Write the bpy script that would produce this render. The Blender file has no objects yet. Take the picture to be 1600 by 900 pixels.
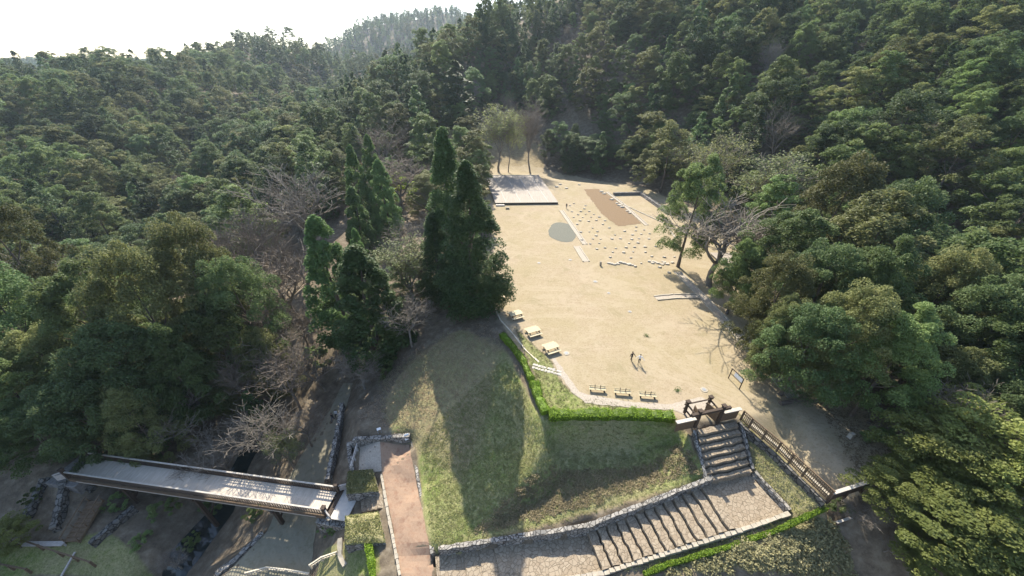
import bpy, bmesh, math, random
import numpy as np
from mathutils import Vector, Matrix, geometry
from mathutils.bvhtree import BVHTree
R = math.radians
random.seed(7); rng = np.random.default_rng(7)
SC = bpy.context.scene
COL = SC.collection
# ------------------------------------------------------------------ camera, world, sun, exposure
CAM_H, F_PX = 35.0, 560.0
PITCH = math.atan(340 / F_PX)
cd = bpy.data.cameras.new('camera'); cam = bpy.data.objects.new('camera', cd); COL.objects.link(cam)
cam.location = (0, 0, CAM_H); cam.rotation_euler = (math.pi / 2 - PITCH, 0, 0)
cd.sensor_width = 36; cd.lens = 36 * F_PX / 1600; cd.clip_start = .5; cd.clip_end = 9000
SC.camera = cam
SUN_EL, SUN_AZ = R(40), R(-10)          # azimuth from +Y towards +X
w = bpy.data.worlds.new('World'); SC.world = w; w.use_nodes = True
nt = w.node_tree; bg = nt.nodes['Background']
sky = nt.nodes.new('ShaderNodeTexSky'); sky.sky_type = 'NISHITA'; sky.sun_disc = False
sky.sun_elevation = SUN_EL; sky.sun_rotation = SUN_AZ
sky.air_density = 1.0; sky.dust_density = 1.0; sky.ozone_density = 1.0
nt.links.new(sky.outputs[0], bg.inputs[0]); bg.inputs[1].default_value = .15
sd = bpy.data.lights.new('sun', 'SUN'); sun = bpy.data.objects.new('sun', sd); COL.objects.link(sun)
sd.energy = 5.0; sd.angle = R(.5); sd.color = (1, .93, .80)
sdir = Vector((math.sin(SUN_AZ) * math.cos(SUN_EL), math.cos(SUN_AZ) * math.cos(SUN_EL), math.sin(SUN_EL)))
sun.rotation_euler = sdir.to_track_quat('Z', 'Y').to_euler(); sun.location = (0, 0, 200)
vs = SC.view_settings; vs.view_transform = 'Standard'; vs.look = 'None'; vs.gamma = 1; vs.exposure = 1.25
SC.cycles.use_denoising = True; SC.cycles.max_bounces = 5; SC.cycles.transparent_max_bounces = 4
SC.cycles.volume_bounces = 0

# ------------------------------------------------------------------ helpers
cp, sp = math.cos(PITCH), math.sin(PITCH)
def dirv(px, py):
    a, b = (px - 800) / F_PX, (450 - py) / F_PX
    return Vector((a, cp + b * sp, -sp + b * cp))
def P(px, py, z=0.0):
    d = dirv(px, py); t = (z - CAM_H) / d.z
    return Vector((d.x * t, d.y * t, z))
def Q(px, py, Y, dz=0.0):
    d = dirv(px, py); t = Y / d.y
    return Vector((d.x * t, Y, CAM_H + d.z * t + dz))
def PL(pts, z=0.0): return [P(a, b, z) for a, b in pts]
def project(v):
    x, y, z = v.x, v.y, v.z - CAM_H
    dep = y * cp - z * sp; up = y * sp + z * cp
    if dep < 1: return None
    return 800 + x / dep * F_PX, 450 - up / dep * F_PX, dep
def tag(o, label, cat, group=None):
    o['label'] = label; o['category'] = cat
    if group: o['group'] = group
    return o
def empty(name, loc, rz=0, label=None, cat=None, group=None):
    o = bpy.data.objects.new(name, None); COL.objects.link(o); o.empty_display_size = .3
    o.location = loc; o.rotation_euler = (0, 0, rz)
    if label: tag(o, label, cat, group)
    return o
def link(name, me, mat=None, parent=None):
    o = bpy.data.objects.new(name, me); COL.objects.link(o)
    if mat and not me.materials: me.materials.append(mat)
    if parent: o.parent = parent
    return o
def struct(o, kind='structure'): o['kind'] = kind; return o

class MB:
    """collects boxes, tubes and prisms into one mesh"""
    def __init__(s): s.v = []; s.f = []
    def add(s, vs_, fs):
        n = len(s.v); s.v += [tuple(v) for v in vs_]; s.f += [tuple(i + n for i in f) for f in fs]
    def box(s, c, size, rz=0, rx=0, ry=0, j=0):
        m = Matrix.Translation(Vector(c)) @ Matrix.Rotation(rz, 4, 'Z') @ Matrix.Rotation(ry, 4, 'Y') @ Matrix.Rotation(rx, 4, 'X')
        vv = [m @ Vector((x * size[0] / 2, y * size[1] / 2, z * size[2] / 2)) for x in (-1, 1) for y in (-1, 1) for z in (-1, 1)]
        if j: vv = [v + Vector((random.uniform(-j, j), random.uniform(-j, j), random.uniform(-j, j))) for v in vv]
        s.add(vv, [(0, 1, 3, 2), (4, 6, 7, 5), (0, 4, 5, 1), (2, 3, 7, 6), (0, 2, 6, 4), (1, 5, 7, 3)])
    def beam(s, a, b, wd, ht):
        a, b = Vector(a), Vector(b); d = b - a; L = d.length
        if L < 1e-4: return
        d.normalize()
        up = Vector((0, 0, 1)) if abs(d.z) < .95 else Vector((0, 1, 0))
        x = d.cross(up).normalized(); y = x.cross(d)
        vv = [p + x * sx * wd / 2 + y * sy * ht / 2 for p in (a, b) for sx, sy in ((-1, -1), (1, -1), (1, 1), (-1, 1))]
        s.add(vv, [(0, 1, 2, 3), (7, 6, 5, 4), (0, 4, 5, 1), (1, 5, 6, 2), (2, 6, 7, 3), (3, 7, 4, 0)])
    def tube(s, pts, rad, n=8):
        rings = []
        for i, p in enumerate(pts):
            p = Vector(p); q = Vector(pts[min(i + 1, len(pts) - 1)]) - Vector(pts[max(i - 1, 0)])
            q.normalize(); u = q.cross(Vector((.3, .9, .1))).normalized(); v = q.cross(u)
            r = rad[i] if hasattr(rad, '__len__') else rad
            rings.append([p + (u * math.cos(2 * math.pi * k / n) + v * math.sin(2 * math.pi * k / n)) * r for k in range(n)])
        fs = []
        for i in range(len(rings) - 1):
            for k in range(n):
                k2 = (k + 1) % n; fs.append((i * n + k, i * n + k2, (i + 1) * n + k2, (i + 1) * n + k))
        fs.append(tuple(range(n))[::-1]); fs.append(tuple(range((len(rings) - 1) * n, len(rings) * n)))
        s.add([v for r_ in rings for v in r_], fs)
    def prism(s, poly, z0, z1):
        n = len(poly); top = [(p[0], p[1], (p[2] if z1 is None else z1)) for p in poly]; bot = [(p[0], p[1], z0) for p in poly]
        s.add(top + bot, [tuple(range(n)), tuple(range(2 * n - 1, n - 1, -1))] + [(i, i + n, (i + 1) % n + n, (i + 1) % n) for i in range(n)])
    def build(s, name, mat, parent=None, bevel=0):
        me = bpy.data.meshes.new(name); me.from_pydata(s.v, [], s.f)
        bm = bmesh.new(); bm.from_mesh(me); bmesh.ops.recalc_face_normals(bm, faces=bm.faces); bm.to_mesh(me); bm.free()
        o = link(name, me, mat, parent)
        if bevel:
            m = o.modifiers.new('bevel', 'BEVEL'); m.width = bevel; m.segments = 2
        return o
def copy_tree(o, parent=None):
    c = o.copy(); COL.objects.link(c); c.parent = parent
    for ch in list(o.children): copy_tree(ch, c)
    return c

def in_poly(X, Y, poly):
    res = np.zeros(X.shape, bool); n = len(poly); j = n - 1
    for i in range(n):
        xi, yi, xj, yj = poly[i][0], poly[i][1], poly[j][0], poly[j][1]
        if yi != yj:
            c = ((yi > Y) != (yj > Y)) & (X < (xj - xi) * (Y - yi) / (yj - yi) + xi)
            res ^= c
        j = i
    return res

# ------------------------------------------------------------------ materials
def mat(name, base, rough=.85, spec=.3):
    m = bpy.data.materials.new(name); m.use_nodes = True; b = m.node_tree.nodes['Principled BSDF']
    b.inputs['Base Color'].default_value = (*base, 1); b.inputs['Roughness'].default_value = rough
    b.inputs['Specular IOR Level'].default_value = spec
    return m
def nd(m, t, **kw):
    n = m.node_tree.nodes.new(t)
    for k, v in kw.items(): setattr(n, k, v)
    return n
def lk(m, a, b): m.node_tree.links.new(a, b)
def coord(m, local=False):
    return nd(m, 'ShaderNodeTexCoord').outputs['Object'] if local else nd(m, 'ShaderNodeNewGeometry').outputs['Position']
def noise(m, vec, scale, detail=4, rough=.6, dist=0):
    n = nd(m, 'ShaderNodeTexNoise'); n.inputs['Scale'].default_value = scale; n.inputs['Detail'].default_value = detail
    n.inputs['Roughness'].default_value = rough; n.inputs['Distortion'].default_value = dist; lk(m, vec, n.inputs['Vector']); return n.outputs['Fac']
def ramp(m, fac, stops):
    r = nd(m, 'ShaderNodeValToRGB'); e = r.color_ramp.elements
    while len(e) < len(stops): e.new(.5)
    for el, (p_, c_) in zip(e, stops):
        el.position = p_; el.color = (*c_, 1) if hasattr(c_, '__len__') else (c_, c_, c_, 1)
    lk(m, fac, r.inputs[0]); return r.outputs[0]
def mix(m, fac, a, b, mode='MIX'):
    n = nd(m, 'ShaderNodeMix', data_type='RGBA', blend_type=mode)
    for i, v in ((0, fac), (6, a), (7, b)):
        if hasattr(v, 'is_linked') or hasattr(v, 'links'): lk(m, v, n.inputs[i])
        else: n.inputs[i].default_value = v if i == 0 else (*v, 1)
    return n.outputs[2]
def math_(m, op, a, b=0.0, clamp=False):
    n = nd(m, 'ShaderNodeMath', operation=op); n.use_clamp = clamp
    for i, v in ((0, a), (1, b)):
        if hasattr(v, 'links'): lk(m, v, n.inputs[i])
        else: n.inputs[i].default_value = v
    return n.outputs[0]
def bump(m, h, strength=.5, dist=.1):
    b = nd(m, 'ShaderNodeBump'); b.inputs['Strength'].default_value = strength; b.inputs['Distance'].default_value = dist
    lk(m, h, b.inputs['Height']); lk(m, b.outputs[0], m.node_tree.nodes['Principled BSDF'].inputs['Normal'])
def setc(m, c): lk(m, c, m.node_tree.nodes['Principled BSDF'].inputs['Base Color'])

def noisy_mat(name, c1, c2, scale=3, rough=.9, bs=.4, c3=None, local=False, stretch=None):
    m = mat(name, c1, rough); v = coord(m, local)
    if stretch:
        mp = nd(m, 'ShaderNodeMapping'); mp.inputs['Scale'].default_value = stretch; lk(m, v, mp.inputs['Vector']); v = mp.outputs[0]
    n = noise(m, v, scale, 6, .7)
    st = [(.3, c1), (.7, c2)] if c3 is None else [(.25, c1), (.5, c2), (.75, c3)]
    setc(m, ramp(m, n, st)); bump(m, n, bs, .08); return m
M_wood_dark = noisy_mat('dark_wood', (.035, .024, .017), (.075, .052, .036), 5, .75, .2, local=False)
M_wood_brown = noisy_mat('brown_wood', (.09, .06, .035), (.17, .115, .07), 6, .75, .2)
M_wood_pale = noisy_mat('pale_wood', (.46, .40, .30), (.62, .54, .41), 4, .75, .15)
M_wood_grey = noisy_mat('weathered_wood', (.30, .27, .24), (.46, .42, .38), 4, .8, .2)
M_cap = noisy_mat('cap_wood', (.30, .27, .23), (.5, .45, .38), 4, .7, .1)
M_yellow_wood = noisy_mat('yellow_wood', (.34, .28, .17), (.48, .41, .26), 5, .7, .1)
M_white = mat('white_board', (.75, .75, .74), .5)
M_metal = noisy_mat('grey_metal', (.18, .19, .2), (.28, .29, .3), 8, .5, .05)
M_bark = noisy_mat('bark', (.07, .052, .04), (.15, .12, .095), 2, .95, .5)
M_bark_pale = noisy_mat('pale_bark', (.12, .10, .078), (.27, .235, .19), 1.5, .9, .2)
M_twig = noisy_mat('twig_bark', (.13, .10, .075), (.24, .20, .155), 1.2, .9, 0)
M_skin = mat('skin', (.5, .33, .24), .6); M_black = mat('black_cloth', (.015, .015, .02), .9)
M_denim = mat('denim', (.04, .05, .09), .9); M_jwhite = mat('white_cloth', (.6, .6, .6), .9); M_hair = mat('hair', (.012, .01, .01), .6)
M_red = mat('red_cloth', (.25, .05, .04), .9)

def paving_mat(name, c1, c2, joint, scale, jw=.035):
    m = mat(name, c1, .85); v = coord(m)
    nn = noise(m, v, 1.2, 2); 
    ds = nd(m, 'ShaderNodeVectorMath', operation='ADD'); sc_ = nd(m, 'ShaderNodeVectorMath', operation='SCALE')
    cb = nd(m, 'ShaderNodeCombineXYZ'); lk(m, nn, cb.inputs[0]); lk(m, nn, cb.inputs[1]); lk(m, cb.outputs[0], sc_.inputs[0]); sc_.inputs['Scale'].default_value = .5
    lk(m, v, ds.inputs[0]); lk(m, sc_.outputs[0], ds.inputs[1])
    vo = nd(m, 'ShaderNodeTexVoronoi', feature='DISTANCE_TO_EDGE'); vo.inputs['Scale'].default_value = scale; lk(m, ds.outputs[0], vo.inputs['Vector'])
    vc = nd(m, 'ShaderNodeTexVoronoi', feature='F1'); vc.inputs['Scale'].default_value = scale; lk(m, ds.outputs[0], vc.inputs['Vector'])
    e = ramp(m, vo.outputs['Distance'], [(jw * .4, 0.), (jw * 2.2, 1.)])
    sep = nd(m, 'ShaderNodeSeparateColor'); lk(m, vc.outputs['Color'], sep.inputs[0])
    st = mix(m, sep.outputs[0], c1, c2)
    st = mix(m, math_(m, 'MULTIPLY', noise(m, v, 9, 5), .45), st, tuple(x * .55 for x in c1))
    setc(m, mix(m, e, joint, st)); bump(m, e, .5, .05); return m
M_pave = paving_mat('flagstones', (.25, .195, .135), (.33, .27, .195), (.14, .11, .075), 2.6)
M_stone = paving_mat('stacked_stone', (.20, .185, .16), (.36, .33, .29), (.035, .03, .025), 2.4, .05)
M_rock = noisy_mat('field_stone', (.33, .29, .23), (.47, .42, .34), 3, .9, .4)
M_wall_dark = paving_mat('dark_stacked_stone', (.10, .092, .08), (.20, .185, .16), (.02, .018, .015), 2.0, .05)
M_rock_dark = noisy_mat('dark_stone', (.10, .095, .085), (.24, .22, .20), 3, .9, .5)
M_kerb = noisy_mat('kerb_stone', (.27, .235, .18), (.38, .335, .265), 3, .9, .3)
M_red_earth = noisy_mat('red_earth', (.17, .085, .055), (.27, .185, .125), 1.1, .95, .2, c3=(.22, .125, .08))
M_brown_earth = noisy_mat('brown_earth', (.13, .085, .045), (.20, .135, .075), 2.5, .95, .8)
M_gravel = noisy_mat('dark_gravel', (.085, .088, .07), (.17, .165, .13), 9, .95, .8)
M_gravel_pale = noisy_mat('pale_gravel', (.25, .21, .17), (.40, .35, .28), 5, .95, .6)
M_road = noisy_mat('grey_road', (.13, .12, .07), (.23, .205, .145), .9, .9, .3, c3=(.17, .155, .105))
M_stream = mat('stream_water', (.02, .025, .022), .12, .5)
M_slab = noisy_mat('concrete', (.40, .37, .33), (.52, .49, .44), 3, .9, .1)

def leaf_mat(name, c_dark, c_light, trans=.35, hue=.12):
    m = bpy.data.materials.new(name); m.use_nodes = True; b = m.node_tree.nodes['Principled BSDF']
    b.inputs['Roughness'].default_value = .6; b.inputs['Specular IOR Level'].default_value = .22
    at = nd(m, 'ShaderNodeAttribute', attribute_name='var')
    oi = nd(m, 'ShaderNodeObjectInfo')
    f_ = math_(m, 'ADD', math_(m, 'MULTIPLY', at.outputs['Fac'], .6), math_(m, 'MULTIPLY', oi.outputs['Random'], .4))
    c = mix(m, f_, c_dark, c_light)
    hs = nd(m, 'ShaderNodeHueSaturation'); lk(m, c, hs.inputs['Color'])
    lk(m, math_(m, 'ADD', math_(m, 'MULTIPLY', oi.outputs['Random'], hue * .35), .5 - hue * .175), hs.inputs['Hue'])
    lk(m, math_(m, 'ADD', math_(m, 'MULTIPLY', math_(m, 'FRACT', math_(m, 'MULTIPLY', oi.outputs['Random'], 7.3)), .75), .62), hs.inputs['Value'])
    lk(m, hs.outputs[0], b.inputs['Base Color'])
    tr = nd(m, 'ShaderNodeBsdfTranslucent'); lk(m, hs.outputs[0], tr.inputs[0])
    mx = nd(m, 'ShaderNodeMixShader'); mx.inputs[0].default_value = trans
    lk(m, b.outputs[0], mx.inputs[1]); lk(m, tr.outputs[0], mx.inputs[2])
    lk(m, mx.outputs[0], m.node_tree.nodes['Material Output'].inputs['Surface']); return m
M_leaf = leaf_mat('evergreen_leaves', (.066, .112, .036), (.225, .275, .09), .44, .12)
M_leaf_olive = leaf_mat('olive_leaves', (.085, .105, .035), (.26, .26, .095), .42, .10)
M_leaf_deep = leaf_mat('deep_green_leaves', (.050, .088, .032), (.165, .22, .078), .42, .10)
M_leaf_cypress = leaf_mat('cypress_leaves', (.065, .12, .042), (.17, .25, .075), .45, .08)
M_leaf_cedar = leaf_mat('cedar_leaves', (.045, .088, .034), (.14, .195, .065), .40, .12)
M_leaf_pine = leaf_mat('pine_needles', (.10, .135, .035), (.27, .285, .075), .38)
M_leaf_pale = leaf_mat('young_leaves', (.14, .16, .055), (.25, .26, .11), .45)
M_leaf_bright = leaf_mat('bright_leaves', (.18, .24, .015), (.28, .36, .03), .45)
M_leaf_hedge = leaf_mat('hedge_leaves', (.09, .16, .012), (.24, .33, .03), .3, .02)
M_leaf_bush = leaf_mat('bush_leaves', (.22, .195, .10), (.42, .365, .20))
M_leaf_shrub = leaf_mat('shrub_leaves', (.10, .105, .05), (.28, .235, .13), .4)
M_leaf_grass = leaf_mat('grass_blades', (.10, .125, .035), (.30, .27, .12), .3, .02)
M_leaf_dry = leaf_mat('dry_leaves', (.20, .15, .09), (.32, .25, .15))

# ------------------------------------------------------------------ terrain control points
# world anchors taken once by sighting known heights, then used as a plan
L1, L4 = P(1109, 757, -2.6), P(1155, 825, -2.6)          # lower flight, upper end (inner / outer)
B1, B4 = P(917, 834, -6.2), P(941, 892, -6.2)            # lower flight, lower end
U0, U1 = P(1086, 668, 0), P(1150, 655, 0)                # upper flight at the gate
D0, D1 = P(1106, 757, -2.6), P(1173, 740, -2.6)          # upper flight at the landing
LR = P(1229, 801, -2.6)
C1 = P(680, 869, -7.0); C4 = B4 + (C1 - B1) * 1.0; C4.z = -7.0
HC = P(850, 655, 0); HR = P(1055, 655, 0)
FE = P(1292, 782, 0); FE2 = P(1345, 765, 0)
T = []
def t(px, py, z): T.append(P(px, py, z))
# field plateau
for a in [(755, 275), (765, 330), (772, 400), (765, 465), (790, 512), (822, 560), (845, 612), (850, 655), (950, 655), (1055, 655),
          (1150, 653), (1212, 700), (1292, 779), (1345, 762), (1420, 700), (1420, 640), (1300, 540), (1210, 440), (1150, 380),
          (1080, 340), (1000, 300), (900, 275), (830, 270), (900, 400), (1000, 500), (860, 540), (1100, 600), (1250, 640)]: t(*a, 0)
for s_ in np.linspace(0, 1, 8):                                    # foot of the wall under the fence
    pass
# slope right of the stairs
T += [D1 + Vector((.8, .2, .35)), LR + Vector((.9, .3, .3)), U1 + Vector((.9, -.8, -.6)), P(1208, 712, -2.0), P(1285, 802, -2.7)]
T += [L4 + Vector((.2, -.3, -.1)), LR + Vector((.2, -.5, -.1)), B4 + Vector((.1, -.3, -.1)), C4 + Vector((0, -.3, -.1))]
T += [L4 + Vector((1.3, -2.6, -.6)), LR + Vector((3.2, -1.8, -.4)), B4 + Vector((1.2, -2.8, -.6)), C4 + Vector((1, -2.8, -.4))]
T += [L4 + Vector((5, -8, -6)), LR + Vector((8, -8, -6)), B4 + Vector((3, -8, -5)), C4 + Vector((1, -8, -5)), FE + Vector((8, -5, -3)), FE2 + Vector((5, -3.0, -1.5))]
# beneath the stairs
T += [L1 + Vector((0, -.15, -.6)), L4 + Vector((0, .05, -.5)), B1 + Vector((0, -.15, -.6)), B4 + Vector((0, .05, -.5)), C1 + Vector((0, -.15, -.35)), C4 + Vector((0, .05, -.35)),
      D0 + Vector((0, 0, -.6)), D1 + Vector((-.05, 0, -.6)), LR + Vector((-.1, 0, -.5)), U0 + Vector((0, -.6, -.9)), U1 + Vector((-.1, -.6, -.9))]
# behind the retaining wall of the lower flight
WALLTOP = []
for s_ in np.linspace(0, 1, 9):
    q = (L1.lerp(B1, s_ / .55) if s_ < .55 else B1.lerp(C1, (s_ - .55) / .45)); q = q + Vector((0, .75, 1.15 if s_ < .9 else .8)); WALLTOP.append(q); T.append(q.copy())
T += [D0 + Vector((-.9, .4, .7)), U0 + Vector((-.9, -.7, -.1)), P(1085, 705, -1.2) + Vector((-.9, 0, .4))]
# south slope break line and ridge
for a in [(872, 704, -3.5), (930, 708, -3.6), (1000, 706, -3.5), (1048, 695, -2.6), (848, 700, -1.5), (832, 732, -2.7), (800, 766, -4.1), (765, 805, -5.2), (735, 838, -6.0), (880, 745, -4.5), (850, 778, -5.2), (800, 812, -5.9),
          (820, 600, -.6), (800, 640, -2.2), (780, 700, -4.3), (810, 690, -3.4), (740, 640, -3.4), (700, 690, -5.0), (700, 600, -3.2), (720, 780, -5.6), (690, 740, -6.0),
          (760, 560, -1.2), (740, 505, -.4), (690, 520, -2.0), (650, 560, -4.0), (640, 620, -4.9), (615, 600, -5.0)]: t(*a)
# red path and forecourt
for a in [(597, 738), (640, 697), (652, 760), (672, 868), (625, 905), (610, 800), (560, 735), (562, 700), (640, 696), (600, 760), (676, 905)]: t(*a, -7)
for a in [(560, 676, -5.6), (600, 674, -5.4), (646, 668, -5.2), (655, 700, -5.9), (668, 770, -6.3), (680, 860, -6.4)]: t(*a)
for a in [(555, 640, -6.2), (590, 630, -5.6)]: t(*a)
# bridge end, small steps, banks
for a in [(547, 770, -8.1), (556, 797, -8.1), (575, 770, -8.1), (598, 775, -7), (600, 797, -7), (585, 800, -8.1)]: t(*a)
for a in [(548, 738, -7.6), (545, 690, -8.0), (535, 850, -8.6), (600, 860, -7.3), (590, 905, -7.5), (500, 905, -10.2), (545, 905, -9), (535, 640, -9.5)]: t(*a)
# lower road
RD_R = [(552, 600, -10.4), (541, 640, -10.8), (522, 700, -11.2), (503, 770, -11.6), (492, 840, -11.8), (484, 905, -12)]
RD_L = [(536, 600, -10.4), (516, 640, -10.8), (478, 700, -11.2), (452, 745, -11.5), (418, 830, -11.8), (345, 905, -12)]
for a in RD_R + RD_L: t(*a)
for a, b, z in RD_R[:4]: T.append(P(a, b, z) + Vector((1.6, .3, 1.8)))
# stream
for a in [(470, 560, -12.5), (430, 650, -13.2), (400, 720, -14), (370, 800, -15), (300, 900, -16), (240, 905, -16), (330, 800, -15), (370, 720, -14), (420, 600, -12.8)]: t(*a)
# left bank
for a in [(260, 740, -13), (240, 800, -12.5), (230, 860, -13), (110, 700, -8.6), (100, 745, -8.6), (60, 730, -8.6), (120, 790, -10.5), (60, 800, -11), (160, 850, -12.0), (0, 900, -12.8), (100, 900, -12.8), (200, 900, -14), (0, 800, -11.5),
          (0, 660, -8), (150, 660, -8.5), (300, 650, -12)]: t(*a)
# more under trees between
for a in [(520, 520, -7.5), (600, 520, -5.2), (660, 440, -2), (560, 440, -6), (680, 360, -1), (740, 300, -.2), (600, 340, -3.5)]: t(*a)
# canopy surface points (crowns stand 10 m above the ground)
CN = 12.5
for a in [(0, 100, 300), (100, 97, 300), (200, 95, 290), (320, 92, 290), (-250, 110, 300), (0, 200, 155), (150, 200, 190), (300, 200, 230), (430, 180, 270), (505, 180, 250),
          (0, 300, 103), (150, 300, 125), (290, 290, 140), (390, 280, 150), (0, 400, 77), (150, 400, 86), (290, 370, 105), (-300, 400, 80), (-300, 250, 140),
          (390, 48, 460), (430, 54, 470), (480, 68, 480), (350, 62, 450), (325, 80, 430), (440, 120, 380), (390, 60, 500), (520, 92, 480), (490, 75, 900), (545, 42, 900), (570, 30, 900), (600, 24, 950), (640, 22, 950), (690, 8, 1000), (720, 12, 1000), (740, 20, 1000), (600, 30, 1080), (690, 16, 1150), (520, 100, 600), (510, 140, 400),
          (742, 0, 235), (675, 50, 240), (600, 95, 240), (548, 145, 230), (660, 120, 190), (600, 190, 180), (700, 190, 165),
          (800, 200, 172), (800, 100, 225), (820, 0, 290), (1000, 200, 150), (1000, 100, 185), (1000, 0, 235), (1200, 210, 112), (1200, 100, 142), (1200, 0, 185),
          (1400, 300, 76), (1400, 200, 94), (1400, 100, 122), (1400, 0, 158), (1600, 400, 50), (1600, 300, 63), (1600, 200, 80), (1600, 100, 104), (1600, 8, 135),
          (900, -60, 340), (1200, -60, 270), (1500, -30, 180), (1300, 400, 62), (1500, 480, 42), (1700, 300, 65), (1800, 100, 110)]:
    q = Q(*a); q.z -= CN; T.append(q)
for a in [(420, 430, -10.5), (430, 350, -8), (520, 300, -4), (480, 250, -2), (320, 520, -12), (170, 560, -10.5), (60, 520, -8.5), (860, 245, 1), (1000, 285, 1), (1100, 310, 1.5), (1500, 650, 1), (1600, 620, 2)]: t(*a)
T += [Vector(a) for a in [(45, 10, -7), (80, 0, -4), (30, 0, -14), (0, 2, -15), (-30, 2, -16), (-60, 5, -13), (-120, 20, -6), (60, 20, -2.5), (110, 30, 14), (-160, 60, 0),
      (0, -150, -20), (-200, -150, 0), (200, -150, 10), (-500, -150, 30), (500, -150, 60), (-1500, -300, 60), (1500, -300, 80), (-1500, 2600, 60), (1500, 2600, 60), (0, 2600, 60),
      (-1500, 800, 40), (1500, 800, 60), (-600, 400, 5), (-350, 420, 5), (-150, 420, 0), (-600, 700, 10), (-100, 640, 0), (200, 700, 60), (500, 500, 60), (0, 480, 60), (300, 300, 50), (260, 160, 60), (400, 100, 60),
      (-400, 1200, 40), (-260, 640, 5), (100, 1400, 60)]]
# triangulated plan, later sampled on one grid
_v2 = [Vector((v.x, v.y)) for v in T]
vo_, _, fo_, ov, _, _ = geometry.delaunay_2d_cdt(_v2, [], [], 0, 1e-5)
vz = [T[o[0]].z if o else 0 for o in ov]
BV = BVHTree.FromPolygons([Vector((a.x, a.y, z)) for a, z in zip(vo_, vz)], fo_)
def ax(lo, hi, step, out_lo, out_hi, g=1.07):
    a = list(np.arange(lo, hi + 1e-6, step)); s_ = step
    while a[-1] < out_hi: s_ *= g; a.append(a[-1] + s_)
    s_ = step; b = [lo]
    while b[-1] > out_lo: s_ *= g; b.append(b[-1] - s_)
    return np.array(b[:0:-1] + a)
GX = ax(-62, 42, .4, -1450, 1450, 1.05); GY = ax(12, 112, .4, -250, 2550, 1.045)
NX, NY = len(GX), len(GY)
Z = np.zeros((NY, NX))
for j in range(NY):
    for i in range(NX):
        h = BV.ray_cast(Vector((GX[i], GY[j], 500)), Vector((0, 0, -1)))
        Z[j, i] = h[0].z if h[0] else 20
XX, YY = np.meshgrid(GX, GY)
# soften the hills, keep the built ground crisp
FIELD = PL([(748, 262), (765, 330), (772, 400), (762, 465), (788, 512), (820, 560), (843, 612), (848, 657), (1060, 657), (1150, 657), (1212, 703), (1290, 784), (1352, 768),
            (1400, 700), (1330, 610), (1235, 560), (1200, 470), (1175, 410), (1130, 350), (1060, 318), (980, 285), (900, 268), (830, 258)])
NEAR = [Vector((-58, 5, 0)), Vector((60, 5, 0)), Vector((60, 60, 0)), Vector((50, 125, 0)), Vector((-15, 160, 0)), Vector((-15, 60, 0)), Vector((-32, 45, 0)), Vector((-58, 40, 0))]
nearm = in_poly(XX, YY, NEAR)
Wm = np.where(nearm, .0, 1.)
for _ in range(12): Wm[1:-1, 1:-1] = (Wm[1:-1, 1:-1] + Wm[:-2, 1:-1] + Wm[2:, 1:-1] + Wm[1:-1, :-2] + Wm[1:-1, 2:]) / 5
def blur(A): 
    B = A.copy(); B[1:-1, 1:-1] = (A[1:-1, 1:-1] * 2 + A[:-2, 1:-1] + A[2:, 1:-1] + A[1:-1, :-2] + A[1:-1, 2:]) / 6; return B
W2 = Wm * np.clip(1.2 - YY / 330, .02, 1)
for _ in range(40): Z = Z * (1 - W2) + blur(Z) * W2
for _ in range(2): Z = Z * .4 + blur(Z) * .6
hn = (np.sin(XX * .031 + 1.3 * np.sin(YY * .017)) * np.cos(YY * .027 + XX * .011) * 7.5 + np.sin(XX * .083 + YY * .05) * np.sin(YY * .09) * 1.2)
Z += hn * Wm * np.clip((YY - 70) / 90, 0, 1) * np.clip(1.55 - YY / 230, .12, 1)
fm = in_poly(XX, YY, FIELD)
STAIR_AREA = [C1, B1, L1, D0 + Vector((-.1, 0, 0)), U0 + Vector((-.1, -.3, 0)), U1 + Vector((0, -.3, 0)), D1 + Vector((.1, 0, 0)), LR + Vector((.1, -.1, 0)), L4 + Vector((.1, -.1, 0)), B4 + Vector((0, -.1, 0)), C4 + Vector((0, -.1, 0))]
Z -= np.where(in_poly(XX, YY, STAIR_AREA), 1.3, 0)
Z += np.where(nearm & ~fm, .05 * np.sin(XX * 2.1 + np.sin(YY * 1.7)) * np.sin(YY * 2.4), 0)
def hz(x, y):
    i = min(max(np.searchsorted(GX, x) - 1, 0), NX - 2); j = min(max(np.searchsorted(GY, y) - 1, 0), NY - 2)
    u = (x - GX[i]) / (GX[i + 1] - GX[i]); v = (y - GY[j]) / (GY[j + 1] - GY[j])
    return float((Z[j, i] * (1 - u) + Z[j, i + 1] * u) * (1 - v) + (Z[j + 1, i] * (1 - u) + Z[j + 1, i + 1] * u) * v)
def on(v, dz=0): return Vector((v[0], v[1], hz(v[0], v[1]) + dz))

# masks of what the ground is covered with
def PLg(pts): return [P(*a) for a in pts]
G_GREEN = PLg([(848, 655, 0), (790, 545, -.5), (720, 520, -2), (640, 560, -4), (600, 620, -5), (610, 680, -6), (648, 690, -6), (672, 868, -7), (700, 860, -6), (740, 830, -6), (845, 690, -2)])
G_FRONT = PLg([(845, 612, 0), (850, 655, 0), (1055, 655, 0), (1050, 640, 0), (985, 632, 0), (905, 620, 0), (880, 600, 0), (860, 560, 0), (830, 535, 0), (800, 505, 0)])
G_RIGHT = PLg([(1150, 655, -1), (1175, 740, -2.6), (1235, 802, -2.6), (1155, 828, -2.6), (940, 895, -6.2), (860, 905, -7), (1020, 905, -8), (1280, 815, -3), (1212, 715, -1.5)])
G_LEFT = PLg([(0, 848, -12), (80, 855, -12), (170, 830, -12), (215, 862, -13), (235, 905, -14), (0, 905, -13)])
G_MOSS = PLg([(500, 850, -9), (540, 850, -9), (590, 860, -8), (600, 905, -8), (490, 905, -11)])
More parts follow.
